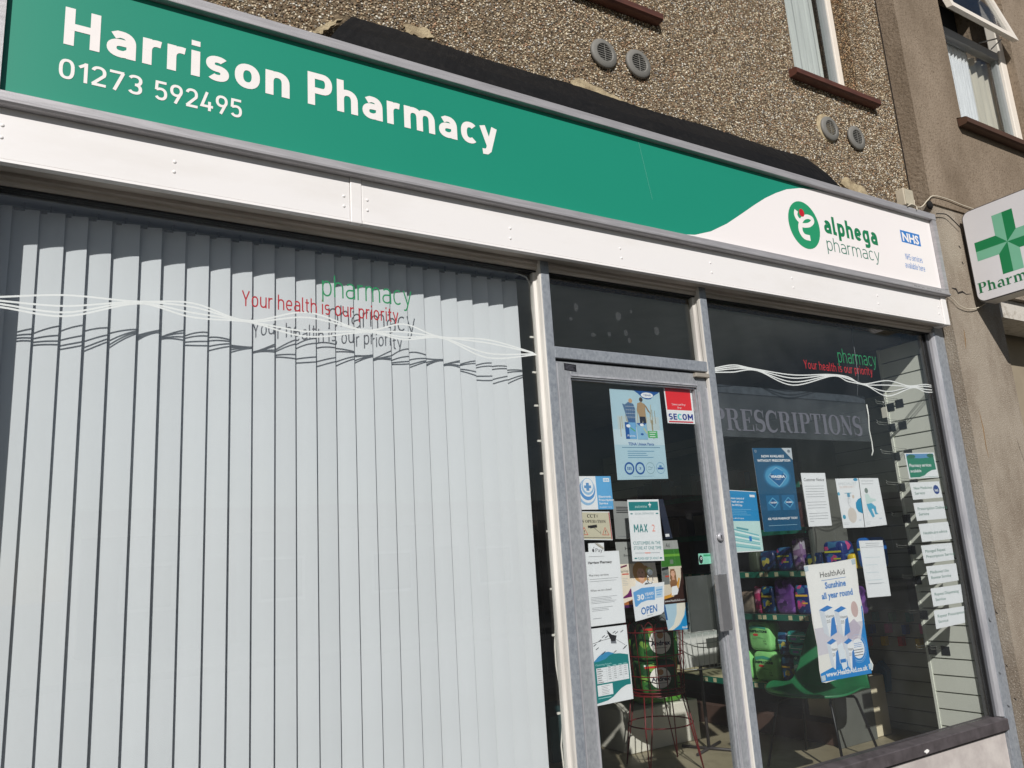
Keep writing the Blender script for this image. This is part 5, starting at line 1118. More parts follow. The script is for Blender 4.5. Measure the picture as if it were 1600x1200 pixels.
def d_bub(f):
    f.text('SPECIALIST', .08, .88, .13, .05, pc(200, 206, 208), 2, 'sans'); f.text('SUPPORT', .12, .8, .20, .05, pc(220, 200, 190), 2)
    f.ell(.86, .0+.03, .10, .03, pc(60, 150, 190), 2.5); f.ell(.04, .31, .05, .035, pc(90, 170, 200), 2.5); f.poly([(1, .40), (.86, .43), (.74, .50), (.72, .60), (.80, .68), (1, .72)], pc(44, 148, 190), 2); f.ell(.50, .75, .20, .155, pc(216, 208, 200), 2); f.ell(.12, .78, .07, .045, pc(70, 160, 190), 2); f.ell(.66, .375, .05, .035, pc(216, 200, 186), 2)
    f.line([(.3, .30), (.6, .30)], .003, pc(110, 170, 190), 3); f.rect(.40, .30, .52, .38, pc(96, 160, 190), 3.4); f.line([(.45, .38), (.40, .52), (.48, .60)], .0015, GRY, 3); f.ring(.44, .45, .08, .0012, LGR, 2.6, 14, .05); f.text('NHS', .78, .88, .86, .02, pc(60, 130, 180), 2); f.lines(.06, .35, .90, .93, 2, LGR, .0012)
poster([(1305, 748), (1341, 747), (1351, 824), (1318, 825)], 'white leaflet with pale blue and beige bubbles on the right window', 'leaflet', name='leaflet', draw=d_bub)
def d_man(f):
    f.lines(.08, .72, .06, .12, 2, GRY, .0016, 2, .1); f.ell(.28, .26, .085, .055, pc(120, 136, 130), 2, 14); f.poly([(.18, .34), (.34, .32), (.44, .42), (.68, .44), (.68, .48), (.44, .50), (.42, .56), (.2, .56)], pc(206, 226, 222), 2.2); f.poly([(.2, .54), (.44, .52), (.62, .60), (.62, .72), (.70, .76), (.54, .76), (.50, .64), (.40, .64), (.50, .80), (.40, .82), (.24, .64)], pc(84, 172, 206), 2.6); f.line([(.18, .56), (.16, .80)], .001, LGR, 2); f.text('NHS', .70, .82, .86, .02, pc(60, 130, 180), 2); f.lines(.06, .3, .90, .94, 2, LGR, .0012)
poster([(1342, 747), (1372, 747), (1386, 820), (1352, 824)], 'white leaflet with a seated man in blue trousers on the right window', 'leaflet', name='leaflet', draw=d_man)
poster([(1342, 845), (1379, 844), (1392, 931), (1356, 934)], 'plain white form page taped lower on the right window', 'paper notice', name='paper_notice', draw=lambda f: (f.lines(.25, .85, .05, .085, 2, GRY, .0014, 2, .1), f.rect(.05, .115, .98, .12, GRY, 2), f.lines(.1, .8, .3, .7, 4, pc(206, 220, 224), .003, 2, .3), f.lines(.12, .8, .76, .765, 2, LGR, .002, 2, .2)))
def d_sun(f):
    BB = pc(34, 136, 208); B2 = pc(52, 128, 200); CR_ = pc(244, 243, 240)
    f.rect(0.02, 0.01, .98, .55, CR_, 1); f.poly([(.02, .55), (.98, .55), (.98, .75), (.02, .78)], pc(214, 210, 218), 1.2)
    f.poly([(.98, .42), (1, .42), (1.0, 1), (0, 1), (.0, .93), (.2, .90), (.5, .86), (.72, .80), (.88, .70), (.96, .58)], BB, 2)
    f.poly([(.60, .58), (.80, .52), (.92, .60), (.80, .70), (.62, .68)], pc(196, 186, 200), 1.6); f.ell(.84, .44, .07, .07, pc(206, 180, 176), 1.7)
    f.text('HealthAid', .27, .75, .125, .052, BLK, 3, 'sans', .0); f.rect(.28, .15, .76, .154, B2, 3); f.text('Sunshine', .33, .74, .225, .055, B2, 3, 'sans', .03); f.text('all year round', .24, .85, .312, .055, B2, 3, 'sans', .03)
    for (u, v, w_, h_) in ((.15, .37, .28, .27), (.43, .395, .26, .26), (.20, .655, .20, .26), (.53, .675, .18, .27)):
        f.poly([(u, v+.03), (u+w_*.35, v+.045), (u+w_*.45, v+h_), (u+w_*.12, v+h_-.04)], pc(214, 220, 228), 3.2); f.poly([(u, v+.03), (u+w_*.6, v), (u+w_*.95, v+.025), (u+w_*.35, v+.05)], B2, 3.4)
        f.poly([(u+w_*.35, v+.05), (u+w_*.97, v+.03), (u+w_, v+h_-.03), (u+w_*.45, v+h_)], WP, 3.6); f.poly([(u+w_*.75, v+.12), (u+w_*.97, v+.10), (u+w_, v+h_-.03), (u+w_*.5, v+h_)], B2, 4); f.text('Vitamin', u+w_*.38, u+w_*.95, v+.105, .025, BLK, 4.4); f.text('D3', u+w_*.42, u+w_*.64, v+.15, .028, BLK, 4.4)
    f.poly([(.40, .72), (.50, .70), (.53, .80), (.53, .91), (.44, .93), (.40, .82)], pc(226, 234, 240), 4.6); f.rect(.41, .84, .52, .87, B2, 5)
    f.ell(.80, .775, .125, .085, WP, 3.2, 24); f.ring(.80, .775, .15, .0012, WP, 3, 28, .105); f.ring(.80, .775, .17, .0012, pc(170, 206, 232), 3, 28, .12)
    f.lines(.72, .89, .73, .76, 3, B2, .0022, 4, .1); f.lines(.70, .90, .785, .83, 3, BLK, .003, 4, .1)
    f.text('www.HealthAid.co.uk', .10, .93, .965, .042, WP, 5, 'sans', .03)
    for u, v in ((.02, .02), (.94, .02), (.98, .93), (.03, .96)): f.poly([(u-.03, v-.01), (u+.05, v-.015), (u+.05, v+.03), (u-.02, v+.035)], mat('clear_tape', (196, 212, 222), .25), 6)
ban = [(0, 1), (.08, 1.012), (.30, 1.0), (.55, .985), (.80, .985), (1.03, .975), (1.06, .93), (1.0, .86), (.99, .76), (1.0, .62), (1.01, .45), (.985, .3), (1.0, .15), (1, 0), (.55, .008), (.1, .0), (0, 0), (.012, .2), (.0, .5), (.02, .7), (-.01, .9)]
poster([(1256, 884), (1336, 872), (1362, 1052), (1284, 1066)], 'crumpled white and blue vitamin banner taped inside the right window', 'banner', .012, name='banner', draw=d_sun, outline=ban, base=mat('banner_paper', (238, 236, 230), .5, 0, .02, 6, bump=.5, bscale=9))
# column of service stickers
def d_svc(lines_, green=pc(56, 120, 100)):
    def d(f):
        for k, tx in enumerate(lines_): f.text(tx, .10, .10+.047*len(tx), (.42 if len(lines_) > 1 else .60)+.30*k, .17, green, 2, 'sans')
    return d
def d_head(f):
    f.rect(.04, .04, .96, .96, pc(32, 132, 104), 1); f.poly([(.04, .04), (.96, .04), (.96, .12), (.8, .2), (.5, .22), (.2, .2), (.04, .14)], pc(96, 150, 196), 1.5); f.poly([(.96, .68), (.80, .70), (.66, .78), (.52, .90), (.36, .95), (.96, .95)], WP, 2); f.ell(.2, .14, .14, .08, pc(40, 110, 84), 2); f.ell(.85, .12, .12, .08, pc(40, 110, 84), 2)
    f.text('Pharmacy services', .08, .82, .55, .13, WP, 3, 'sans', .02); f.text('available', .08, .44, .76, .12, WP, 3, 'sans', .02)
SG = 'service stickers down the right window'
poster([(1413, 708), (1459, 707), (1467, 746), (1421, 748)], 'green service sticker with white hills, topmost of the column on the right window', 'sticker', name='sticker', group=SG, draw=d_head)
def d_nms(f): d_svc(['New Medicines', 'Service'])(f); f.ell(.84, .50, .10, .28, pc(36, 70, 140), 2); f.text('NHS', .78, .90, .62, .16, WP, 3, 'sans', .03)
poster([(1421, 754), (1467, 752), (1473, 777), (1427, 781)], 'white new medicines sticker with a blue disc, second in the column', 'sticker', name='sticker', group=SG, draw=d_nms)
for px, ln, lb in (([(1427, 786), (1474, 783), (1479, 810), (1433, 814)], ['Prescription Delivery', 'Service'], 'white prescription delivery sticker below the one with the blue disc'),
                   ([(1435, 819), (1481, 815), (1487, 842), (1441, 847)], ['Healthcare advice'], 'white healthcare advice sticker, the only one with a single line'),
                   ([(1439, 852.5), (1486.7, 848), (1491, 874.5), (1444.7, 880.5)], ['Managed Repeat', 'Prescription Service'], 'white managed repeat sticker below the healthcare advice one'),
                   ([(1447, 885), (1493.7, 880), (1498, 906.7), (1452.5, 914)], ['Medicines Use', 'Review Service'], 'white medicines use review sticker, third from the bottom'),
                   ([(1454, 919.7), (1501, 913), (1505, 941), (1458.7, 948)], ['Repeat Dispensing', 'Service'], 'white repeat dispensing sticker, second from the bottom'),
                   ([(1459, 954), (1506, 947), (1508, 973), (1463, 983)], ['Repeat Prescription', 'Service'], 'white repeat prescription sticker at the bottom of the column')):
    poster(px, lb, 'sticker', name='sticker', group=SG, draw=d_svc(ln, pc(66, 124, 108)))
# hanging etched prescriptions panel
ACR = glass_mat('acrylic_panel', (0.80, 0.84, 0.84), .05, smear=.10)
t = empty('hanging_sign', (3.6, .08, 1.90), 'hanging grey acrylic prescriptions sign behind the right window', 'sign')
b = MB(); b.box(2.93, 4.262, .080, .085, 1.905, 2.176, ACR); b.build('panel', t)
b = MB(); b.box(2.93, 4.262, .077, .0795, 2.135, 2.176, mat('grey_strip', (66, 72, 78), .5, 0, .3, 30)); b.build('top_strip', t)
f = flat_xz(2.985, 4.195, 1.938, 2.052, .0792); f.text('PRESCRIPTIONS', 0, 1, 1, 1, pc(112, 112, 122), 1, 'serif'); f.build('lettering', t)
b = MB(); b.tube([(4.20, .08, 2.176), (4.24, .08, 2.30), (4.25, .08, 2.77)], .0012, mat('nylon', (150, 155, 160), .4), 4); b.tube([(3.0, .08, 2.176), (3.0, .08, 2.77)], .0012, mat('nylon', (150, 155, 160), .4), 4); b.build('suspension_line', t)
b = MB(); b.tube([G(*p, .09) for p in [(1354, 632), (1357, 650), (1358, 672), (1362, 690), (1364, 705), (1362, 712)]], .004, mat('bright_wire', (235, 235, 230), .4), 5); tag(b.build('loose_cord'), 'loose white cord hanging at the right end of the acrylic sign', 'cord')

SWY1 = GX(1390, 650, 4.878).y; SWO = (GX(1466, 571, 4.878).z) % .0985
# ------------------------------------------------------------------ slatwall side panel and deeper slatwall
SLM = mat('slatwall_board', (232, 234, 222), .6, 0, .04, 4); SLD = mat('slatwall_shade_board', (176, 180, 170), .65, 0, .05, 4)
GRV = mat('slat_groove', (120, 122, 112), .7)
def slatwall(label, X, y0, y1, z0, z1, pitch, m, trim=True, zoff=0.0):
    t = empty('slatwall', (X+.02, (y0+y1)/2, z0), label, 'slatwall'); z = z0+zoff; zs = [z0] if zoff > 0.002 else []
    while z < z1-.02: zs.append(z); z += pitch
    zs.append(z1)
    for a, c in zip(zs, zs[1:]):
        b = MB(); b.prism([(X, a+.007), (X, c-.0075), (X+.006, c-.0015), (X+.018, c-.001), (X+.018, a+.001), (X+.006, a+.0015)], 'y', 0, 1, m) if False else b.box(X, X+.018, y0, y1, a+.0045, c-.0045, m); b.build('slat', t)
    b = MB(); b.box(X+.0185, X+.026, y0, y1, z0, z1, GRV); b.build('backing', t)
    if trim: b = MB(); b.box(X-.004, X+.030, y1, y1+.016, z0, z1, m); b.build('edge_trim', t)
    return t
g0 = Vector(GX(1466, 571, 4.878)).z; zf = (g0 % .1)
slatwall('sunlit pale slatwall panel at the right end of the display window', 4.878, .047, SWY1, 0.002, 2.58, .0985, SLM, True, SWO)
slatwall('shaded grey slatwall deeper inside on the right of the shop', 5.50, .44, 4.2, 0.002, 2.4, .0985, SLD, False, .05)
b = MB(); b.box(4.908, 5.50, SWY1-.06, SWY1+.014, 0.002, 2.58, INW); tag(b.build('wall_return'), 'plain partition end behind the sunlit slatwall', 'partition')
HKM = mat('chrome_wire', (215, 216, 214), .25, .8); TAG = mat('dark_plate', (34, 38, 44), .5)
def hook(px, py, X=4.878, plate=True):
    p = GX(px, py, X); y, z = p.y, p.z
    b = MB()
    if plate: b.box(X-.004, X, y-.026, y+.026, z-.044, z+.008, TAG)
    for dz in (0, .014): b.tube([(X-.003, y+.008, z+dz), (X-.06, y+.008, z+dz), (X-.13, y+.008, z+dz+.004), (X-.14, y+.008, z+dz+.014)], .0016, HKM, 5)
    o = b.build('display_hook'); return o
k = 0
hk = [(1405, 626), (1391, 632), (1393, 664), (1410, 660), (1400, 709), (1419, 704), (1408, 757), (1428, 751), (1416, 806), (1424, 855), (1433, 902), (1443, 956), (1456, 1011), (1477, 1012)]
wh = ['just above the white wave, right one', 'just above the white wave, left one', 'level with the hanging white tag, left one', 'level with the hanging white tag, right one', 'left one of the pair above the green sticker', 'right one of the pair above the green sticker', 'left one beside the green sticker', 'behind the foot of the green sticker', 'left of the prescription delivery sticker', 'left of the managed repeat sticker', 'left of the medicines use sticker', 'left of the repeat prescription sticker', 'left one of the lowest pair', 'right one of the lowest pair']
for (px, py), s_ in zip(hk, wh): tag(hook(px, py), 'wire hook on the sunlit slatwall, '+s_, 'display hook', 'hooks on the sunlit slatwall')
b = MB(); p = GX(1389, 645, 4.83); b.box(p.x-.05, p.x-.044, p.y-.02, p.y+.02, p.z-.035, p.z+.035, mat('white_tag', (232, 228, 214), .5), .002); b.tube([(p.x-.047, p.y, p.z+.035), (p.x-.04, p.y, p.z+.09)], .0012, HKM, 4); tag(b.build('security_tag'), 'small white tag hanging from a hook on the sunlit slatwall', 'tag')

# ------------------------------------------------------------------ shop interior
def block(name, label, cat, x0, x1, y0, y1, z0, z1, m, bev=.004, group=None):
    b = MB(); b.box(x0, x1, y0, y1, z0, z1, m, bev); o = b.build(name); tag(o, label, cat, group); return o
# wooden display shelf unit facing left
SX = 4.75
SHM = mat('grey_shelf', (110, 112, 104), .7); SHG = mat('green_price_rail', (20, 104, 84), .5); SHP = mat('price_ticket', (206, 198, 160), .6)
t = empty('shelving_unit', (SX+.2, 1.9, 0), 'shelf unit with green price rails behind the right window', 'shelving')
lv = [(.415, 1), (.885, 1), (1.165, 1)]
lv = [GX(1200, 1068, SX).z, GX(1200, 960, SX).z, GX(1215, 893, SX).z, GX(1215, 893, SX).z+.30, GX(1215, 893, SX).z+.62]
part('back_panel', t, mat('shelf_back', (84, 90, 82), .8), (SX+.42, SX+.44, 1.02, 2.9, 0.002, 2.2))
part('end_panel', t, mat('shelf_end', (96, 98, 92), .8), (SX+.02, SX+.4195, 1.0, 1.019, 0.002, 2.2))
part('base', t, mat('shelf_base', (84, 62, 52), .8), (SX+.06, SX+.4195, 1.02, 2.9, 0.002, .14))
for z in lv:
    part('shelf', t, SHM if z > .5 else mat('pale_shelf', (200, 190, 150), .6), (SX, SX+.4195, 1.02, 2.9, z-.022, z))
    part('price_rail', t, SHG, (SX-.010, SX-.0005, 1.02, 2.9, z-.040, z+.002))
tk = None
for zi, z in enumerate(lv[:3]):
    for k in range(16):
        y = 1.08+k*.075+(.01*((k*7+zi*3) % 5)); 
        if (k*5+zi) % 4 == 0: continue
        b = MB(); b.box(-.0015, 0, -.016, .016, 0, .030, SHP) if tk is None else None
        if tk is None: tk = b.build('price_ticket', None); tk.parent = t; o = tk; tb = Vector(tk.location)
        else: o = tk.copy(); col.objects.link(o); o.parent = t
        o.location = Vector((SX-.0105, y, z-.034))+tb-Vector(t.location)
# soft packs
def pack(name, label, c, size, m, draw=None, puff=.24, group=None, rot=0.0, top=None):
    """soft rounded pack: superellipsoid-like pillow; face to -x and top"""
    sx, sy, sz = size; V = []; F = []; nu, nv = 20, 14
    for j in range(nv+1):
        ph = -math.pi/2+math.pi*j/nv
        for i in range(nu):
            a = 2*math.pi*i/nu
            ce = lambda v, e: math.copysign(abs(v)**e, v)
            cp = ce(math.cos(ph), .28)
            V.append((sx/2*cp*ce(math.cos(a), puff), sy/2*cp*ce(math.sin(a), puff), sz/2*ce(math.sin(ph), .5)+sz/2))
    for j in range(nv):
        for i in range(nu): F.append([j*nu+i, j*nu+(i+1) % nu, (j+1)*nu+(i+1) % nu, (j+1)*nu+i])
    cr, sr = math.cos(rot), math.sin(rot)
    V = [(c[0]+x*cr-y*sr, c[1]+x*sr+y*cr, c[2]+z) for x, y, z in V]
    t = empty(name, c, label, 'pack', group); b = MB(); b.add(V, F, m, True); b.build('wrapper', t)
    if draw:
        X = c[0]-sx/2-.0008; f = Flat((X, c[1]+sy/2*.86, c[2]+sz*.9), (X, c[1]-sy/2*.86, c[2]+sz*.9), (X, c[1]-sy/2*.86, c[2]+sz*.1), (X, c[1]+sy/2*.86, c[2]+sz*.1), Vector((-1, 0, 0)))
        draw(f); f.build('printed_face', t)
    return t
LGN = mat('pale_green_wrap', (140, 212, 128), .35, 0, .16, 12, bump=.6, bscale=30); TEAL = wrap_mat('teal_wrap', (34, 170, 150), (20, 120, 116), (200, 234, 224), 22); NVW = wrap_mat('navy_wrap', (26, 44, 84), (40, 96, 130), (200, 190, 90)); PURP = wrap_mat('purple_wrap', (96, 54, 126), (128, 84, 160), (60, 36, 84)); PINK = wrap_mat('pink_wrap', (190, 56, 104), (220, 140, 170), (120, 40, 80)); BLW = wrap_mat('blue_wrap', (30, 50, 112), (60, 110, 150), (196, 80, 130)); YLW = mat('yellow_wrap', (226, 196, 50), .4, 0, .1, 10); LIL = wrap_mat('lilac_wrap', (170, 132, 176), (214, 200, 216), (120, 80, 150))
def d_insp(f): f.poly([(.05, .1), (.5, .04), (.9, .12), (.9, .22), (.4, .16), (.05, .24)], pc(70, 170, 140), 1); f.text('INSPIRATIONS', .04, .96, .36, .10, pc(20, 50, 44), 3, 'sans', .04); f.ell(.34, .46, .14, .055, pc(210, 70, 60), 2); f.poly([(.1, .62), (.5, .54), (.9, .64), (.6, .60)], pc(110, 190, 110), 1); f.text('10', .72, .84, .74, .06, pc(30, 60, 40), 2); f.text('16', .74, .88, .84, .06, pc(30, 60, 40), 2)
def at_sh(px, py, X=SX+.06): p = GX(px, py, X); return p
zs = lv[0]
ya = GX(1196, 1060, SX+.05).y
H1 = .215
pack('pad_pack', 'pale green soft pack standing on the lowest shelf', (SX+.10, ya-.02, zs), (.13, .21, H1), LGN, d_insp, group='pale green soft packs')
pack('pad_pack', 'pale green soft pack stacked on top of another', (SX+.10, ya+.0, zs+H1+.005), (.13, .21, H1), LGN, d_insp, group='pale green soft packs')
pack('pad_pack', 'pale green soft pack half hidden by the mullion', (SX+.10, ya+.23, zs), (.13, .20, H1), LGN, d_insp, group='pale green soft packs')
def d_band(c1, c2):
    def d(f): f.rect(.02, .30, .98, .38, c1, 1); f.rect(.12, .55, .34, .80, c2, 1); f.rect(.5, .62, .92, .68, c1, 1)
    return d
yb = ya-.27
pack('pad_pack', 'navy soft pack between the green and the teal packs', (SX+.11, yb+.065, zs), (.12, .09, .19), NVW, d_band(pc(230, 190, 60), pc(60, 120, 190)), group='small dark packs')
pack('pad_pack', 'navy soft pack on top of the one between green and teal packs', (SX+.11, yb+.07, zs+.195), (.12, .09, .17), NVW, d_band(pc(120, 180, 210), pc(60, 150, 150)), group='small dark packs')
for k in range(3): pack('pad_pack', ['upright teal pack nearest the green packs', 'middle upright teal pack under the flat ones', 'right upright teal pack under the flat ones'][k], (SX+.10, yb-.05-.085*k, zs), (.12, .08, .20), TEAL, d_band(pc(190, 232, 222), pc(20, 110, 110)), group='teal soft packs')
for k in range(2): pack('pad_pack', ['lower flat teal pack lying across the upright ones', 'upper flat teal pack on top of the teal stack'][k], (SX+.10, yb-.13+.01*k, zs+.202+.088*k), (.16, .27-.02*k, .086), TEAL, d_band(pc(214, 238, 230), pc(140, 120, 190)), group='teal soft packs')
pack('pad_pack', 'dark green pack beside the chair back on the lowest shelf', (SX+.08, yb-.34, zs), (.10, .14, .11), mat('dark_green_wrap', (30, 60, 56), .4, 0, .2, 10), None, group='small dark packs')
zm = lv[1]
row = [(.14, .16, mat('beige_pack', (150, 132, 116), .5, 0, .3, 16), 'speckled beige pack at the left of the middle shelf', None), (.05, .20, PINK, 'narrow pink pack on the middle shelf', None), (.12, .20, NVW, 'navy pack with a yellow band next to the pink one', d_band(pc(220, 190, 70), pc(60, 90, 170))), (.17, .255, PURP, 'tall purple box on the middle shelf', None), (.13, .21, BLW, 'blue and pink pack right of the tall purple box', d_band(pc(236, 190, 60), pc(206, 70, 150))), (.06, .21, LIL, 'lilac pack right of the blue and pink pack', None), (.12, .20, BLW, 'dark blue pack beside the banner on the middle shelf', d_band(pc(236, 150, 60), pc(40, 80, 170))), (.16, .19, PURP, 'purple pack behind the banner on the middle shelf', None)]
yy = GX(1166, 950, SX+.05).y+.04
for wd, ht, m, lb, d in row: pack('pad_pack', lb, (SX+.09, yy-wd/2, zm), (.13, wd*.96, ht), m, d, group='packs on the middle shelf'); yy -= wd+.012
zu = lv[2]; yy = GX(1180, 880, SX+.05).y+.05
row = [(.10, .15, mat('dark_olive_pack', (56, 66, 50), .5, 0, .3, 12), 'dark olive pack at the left of the top visible shelf'), (.14, .15, NVW, 'dark navy pack left of the lilac one on the top visible shelf'), (.14, .17, BLW, 'blue pack with a yellow patch on the top visible shelf'), (.09, .23, LIL, 'leaning lilac pack on the top visible shelf'), (.14, .12, NVW, 'small navy pack right of the lilac one'), (.17, .19, BLW, 'wide blue pack under the customer notice'), (.06, .10, YLW, 'small yellow pack under the customer notice'), (.16, .20, mat('bright_blue_pack', (34, 110, 196), .4, 0, .2, 10), 'bright blue pack under the bubble leaflet')]
for wd, ht, m, lb in row: pack('pad_pack', lb, (SX+.09, yy-wd/2, zu), (.13, wd*.94, ht), m, d_band(pc(196, 196, 60), pc(60, 90, 180)) if 'blue' in lb else None, group='packs on the top shelf'); yy -= wd+.015
# dark goods further up, not to be told apart
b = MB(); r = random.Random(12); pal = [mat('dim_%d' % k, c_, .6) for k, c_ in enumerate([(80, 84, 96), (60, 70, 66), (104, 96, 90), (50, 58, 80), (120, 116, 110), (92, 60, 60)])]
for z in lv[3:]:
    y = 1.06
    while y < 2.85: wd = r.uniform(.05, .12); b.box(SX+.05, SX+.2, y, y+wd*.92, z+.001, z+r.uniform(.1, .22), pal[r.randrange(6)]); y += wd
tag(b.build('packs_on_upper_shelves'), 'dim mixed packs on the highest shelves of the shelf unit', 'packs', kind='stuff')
# colourful small goods on hooks, deeper slatwall
b = MB(); cols = [mat('bright_%d' % k, c_, .4) for k, c_ in enumerate([(200, 50, 50), (40, 90, 170), (40, 140, 130), (226, 190, 60), (220, 110, 160), (60, 140, 70)])]
for i in range(26):
    y = 1.7-i*.045; z = .62+.09*((i*7) % 3)+r.uniform(-.01, .01); b.box(5.42, 5.47, y-.017, y+.017, z-.035, z+.03, cols[i % 6], .004)
tag(b.build('hanging_goods'), 'small colourful goods hanging low on the shaded slatwall', 'goods', kind='stuff')
b = MB(); b.box(5.20, 5.50, .62, 2.3, .86, 1.06, mat('grey_tray', (104, 106, 96), .7), .006); tag(b.build('display_tray'), 'grey display tray on the shaded slatwall behind the banner', 'tray')
p = GX(1376, 1062, 5.4); b = MB(); b.prism([(-.03, -.12), (.03, -.14), (.06, .02), (.0, .09), (-.05, .02)], 'x', 5.40, 5.46, mat('teal_blue_pack', (30, 110, 150), .4)); o = b.build('hanging_pack'); o.location = (5.43, p.y, p.z-.1); tag(o, 'dark teal pack hanging alone below the banner corner', 'pack')
# cream box on the floor by the slatwall
BOXM = mat('cream_carton', (226, 214, 184), .7, 0, .06, 6)
b = MB(); b.box(4.98, 5.36, 1.02, 1.40, .002, .40, BOXM, .006); tag(b.build('carton'), 'cream box on the floor between the chair and the slatwall', 'box')
b = MB(); b.lathe([(.03, 0), (.03, .12), (.014, .14), (.014, .17)], (5.06, 1.3, .401), 'z', mat('navy_bottle', (26, 38, 110), .3), 14); tag(b.build('bottle'), 'small navy bottle standing on the cream box', 'bottle')

# green tub chair
CHG = mat('green_chair_shell', (32, 108, 66), .36, 0, .04, 4)
def chair(cx, cy, rz):
    t = empty('tub_chair', (cx, cy, 0), 'green moulded tub chair with thin black metal legs by the window', 'chair')
    V = []; F = []; na, nh = 36, 12
    # shell: seat pan + wrap-around back, open to local +x (front)
    def prof(a):       # rim height at angle a from the back (a=0 back, pi = front)
        q = abs(a)/math.pi
        return .44*math.exp(-(q/.215)**6)+.035*math.exp(-((q-.5)/.12)**2)+.0
    for j in range(nh+1):
        s_ = j/nh
        for i in range(na):
            a = -math.pi+2*math.pi*i/na
            rim = prof(a); fr = max(0, math.cos(a)) ; 
            if s_ < .55: k = s_/.55; r_ = .25*k; z = .405+.035*k**3 + .012*(1 if abs(a) > 2.4 else 0)*k
            else: k = (s_-.55)/.45; r_ = .25+.04*math.sin(k*math.pi/2)+.05*k*fr; z = .44+rim*k**1.15
            x = -math.cos(a)*r_*1.02; y_ = math.sin(a)*r_*1.05
            if math.cos(a) > 0: x -= .045*((max(0, s_-.55))/.45)**1.5*(rim/.4)
            V.append((x, y_, z))
    for j in range(nh):
        for i in range(na): F.append([j*na+i, j*na+(i+1) % na, (j+1)*na+(i+1) % na, (j+1)*na+i])
    th = .008; n = len(V); c, s2 = math.cos(rz), math.sin(rz)
    R = lambda v: (cx+v[0]*c-v[1]*s2, cy+v[0]*s2+v[1]*c, v[2])
    b = MB(); b.add([R(v) for v in V], F, CHG, True); o = b.build('shell', t)
    sd = o.modifiers.new('thickness', 'SOLIDIFY'); sd.thickness = .014; sd.offset = 0; ss_ = o.modifiers.new('smooth', 'SUBSURF'); ss_.levels = 1; ss_.render_levels = 1
    for sx, sy in ((-1, -1), (-1, 1), (1, -1), (1, 1)):
        b = MB(); b.tube([R((sx*.05, sy*.12, .40)), R((sx*.16, sy*.17, .385)), R((sx*.17, sy*.18, .37)), R((sx*.25, sy*.25, .004))], .0085, mat('black_leg', (26, 26, 28), .4, .3), 8); b.build('leg', t)
chair(4.40, .84, math.radians(192))

# round red wire bin of toilet-roll packs on tall legs
RW = mat('red_wire', (110, 28, 32), .45, .1, .15, 30)
bx, by = 3.665, 1.50
t = empty('wire_basket_stand', (bx, by, 0), 'round dark red wire basket on tall splayed legs inside the door', 'basket')
def circ(r, z, n=28, x=bx, y=by): return [(x+r*math.cos(6.28318*i/n), y+r*math.sin(6.28318*i/n), z) for i in range(n)]
RT, RB_, ZR, ZQ = .205, .175, .85, .455
for r_, z, rad in ((RT+.004, ZR, .004), (.195, .70, .0035), (.185, .575, .0035), (RB_+.005, .495, .004), (RB_+.002, .475, .004), (RB_, ZQ, .005)):
    b = MB(); b.tube(circ(r_, z), rad, RW, 5, closed=True); b.build('hoop', t)
for i in range(20):
    a = 6.28318*i/20; a2 = 6.28318*(i+.5)/20; c, s_ = math.cos(a), math.sin(a); c2, s2 = math.cos(a2), math.sin(a2)
    b = MB(); b.tube([(bx+RB_*c, by+RB_*s_, ZQ), (bx+RT*c, by+RT*s_, ZR), (bx+RT*math.cos(a+.05), by+RT*math.sin(a+.05), ZR+.045), (bx+RT*c2, by+RT*s2, ZR+.065), (bx+RT*math.cos(a2+.10), by+RT*math.sin(a2+.10), ZR+.045), (bx+RT*math.cos(a2+.16), by+RT*math.sin(a2+.16), ZR)], .0029, RW, 4); b.build('wire', t)
b = MB(); b.tube(circ(.21, .27), .0045, RW, 5, closed=True); b.build('leg_ring', t)
for i in range(4):
    for da in (-.16, .16):
        a = .5+i*math.pi/2; b = MB(); b.tube([(bx+RB_*math.cos(a+da), by+RB_*math.sin(a+da), ZQ), (bx+.215*math.cos(a+da*.6), by+.215*math.sin(a+da*.6), .25), (bx+.26*math.cos(a), by+.26*math.sin(a), .003)], .0045, RW, 6); b.build('leg', t)
b = MB(); b.lathe([(RB_-.004, 0), (RB_-.004, .004)], (bx, by, ZQ), 'z', RW, 24); b.build('basket_floor', t)
ANG = wrap_mat('green_roll_wrap', (30, 72, 36), (56, 112, 50), (120, 160, 70), 9); ROLLW = mat('leaf_green_wrap', (92, 160, 60), .3, 0, .3, 8, bump=.3)
def d_roll(f):
    f.ell(.5, .5, .34, .42, pc(238, 234, 226), 1, 26); f.ell(.52, .28, .10, .12, pc(190, 140, 90), 2, 12); f.text('Andrex', .20, .82, .62, .16, pc(20, 30, 60), 3, 'serif' if False else 'sans', .04); f.rect(.3, .70, .7, .72, GRY, 2); f.rect(.02, .02, .98, .10, pc(200, 50, 40), 2)
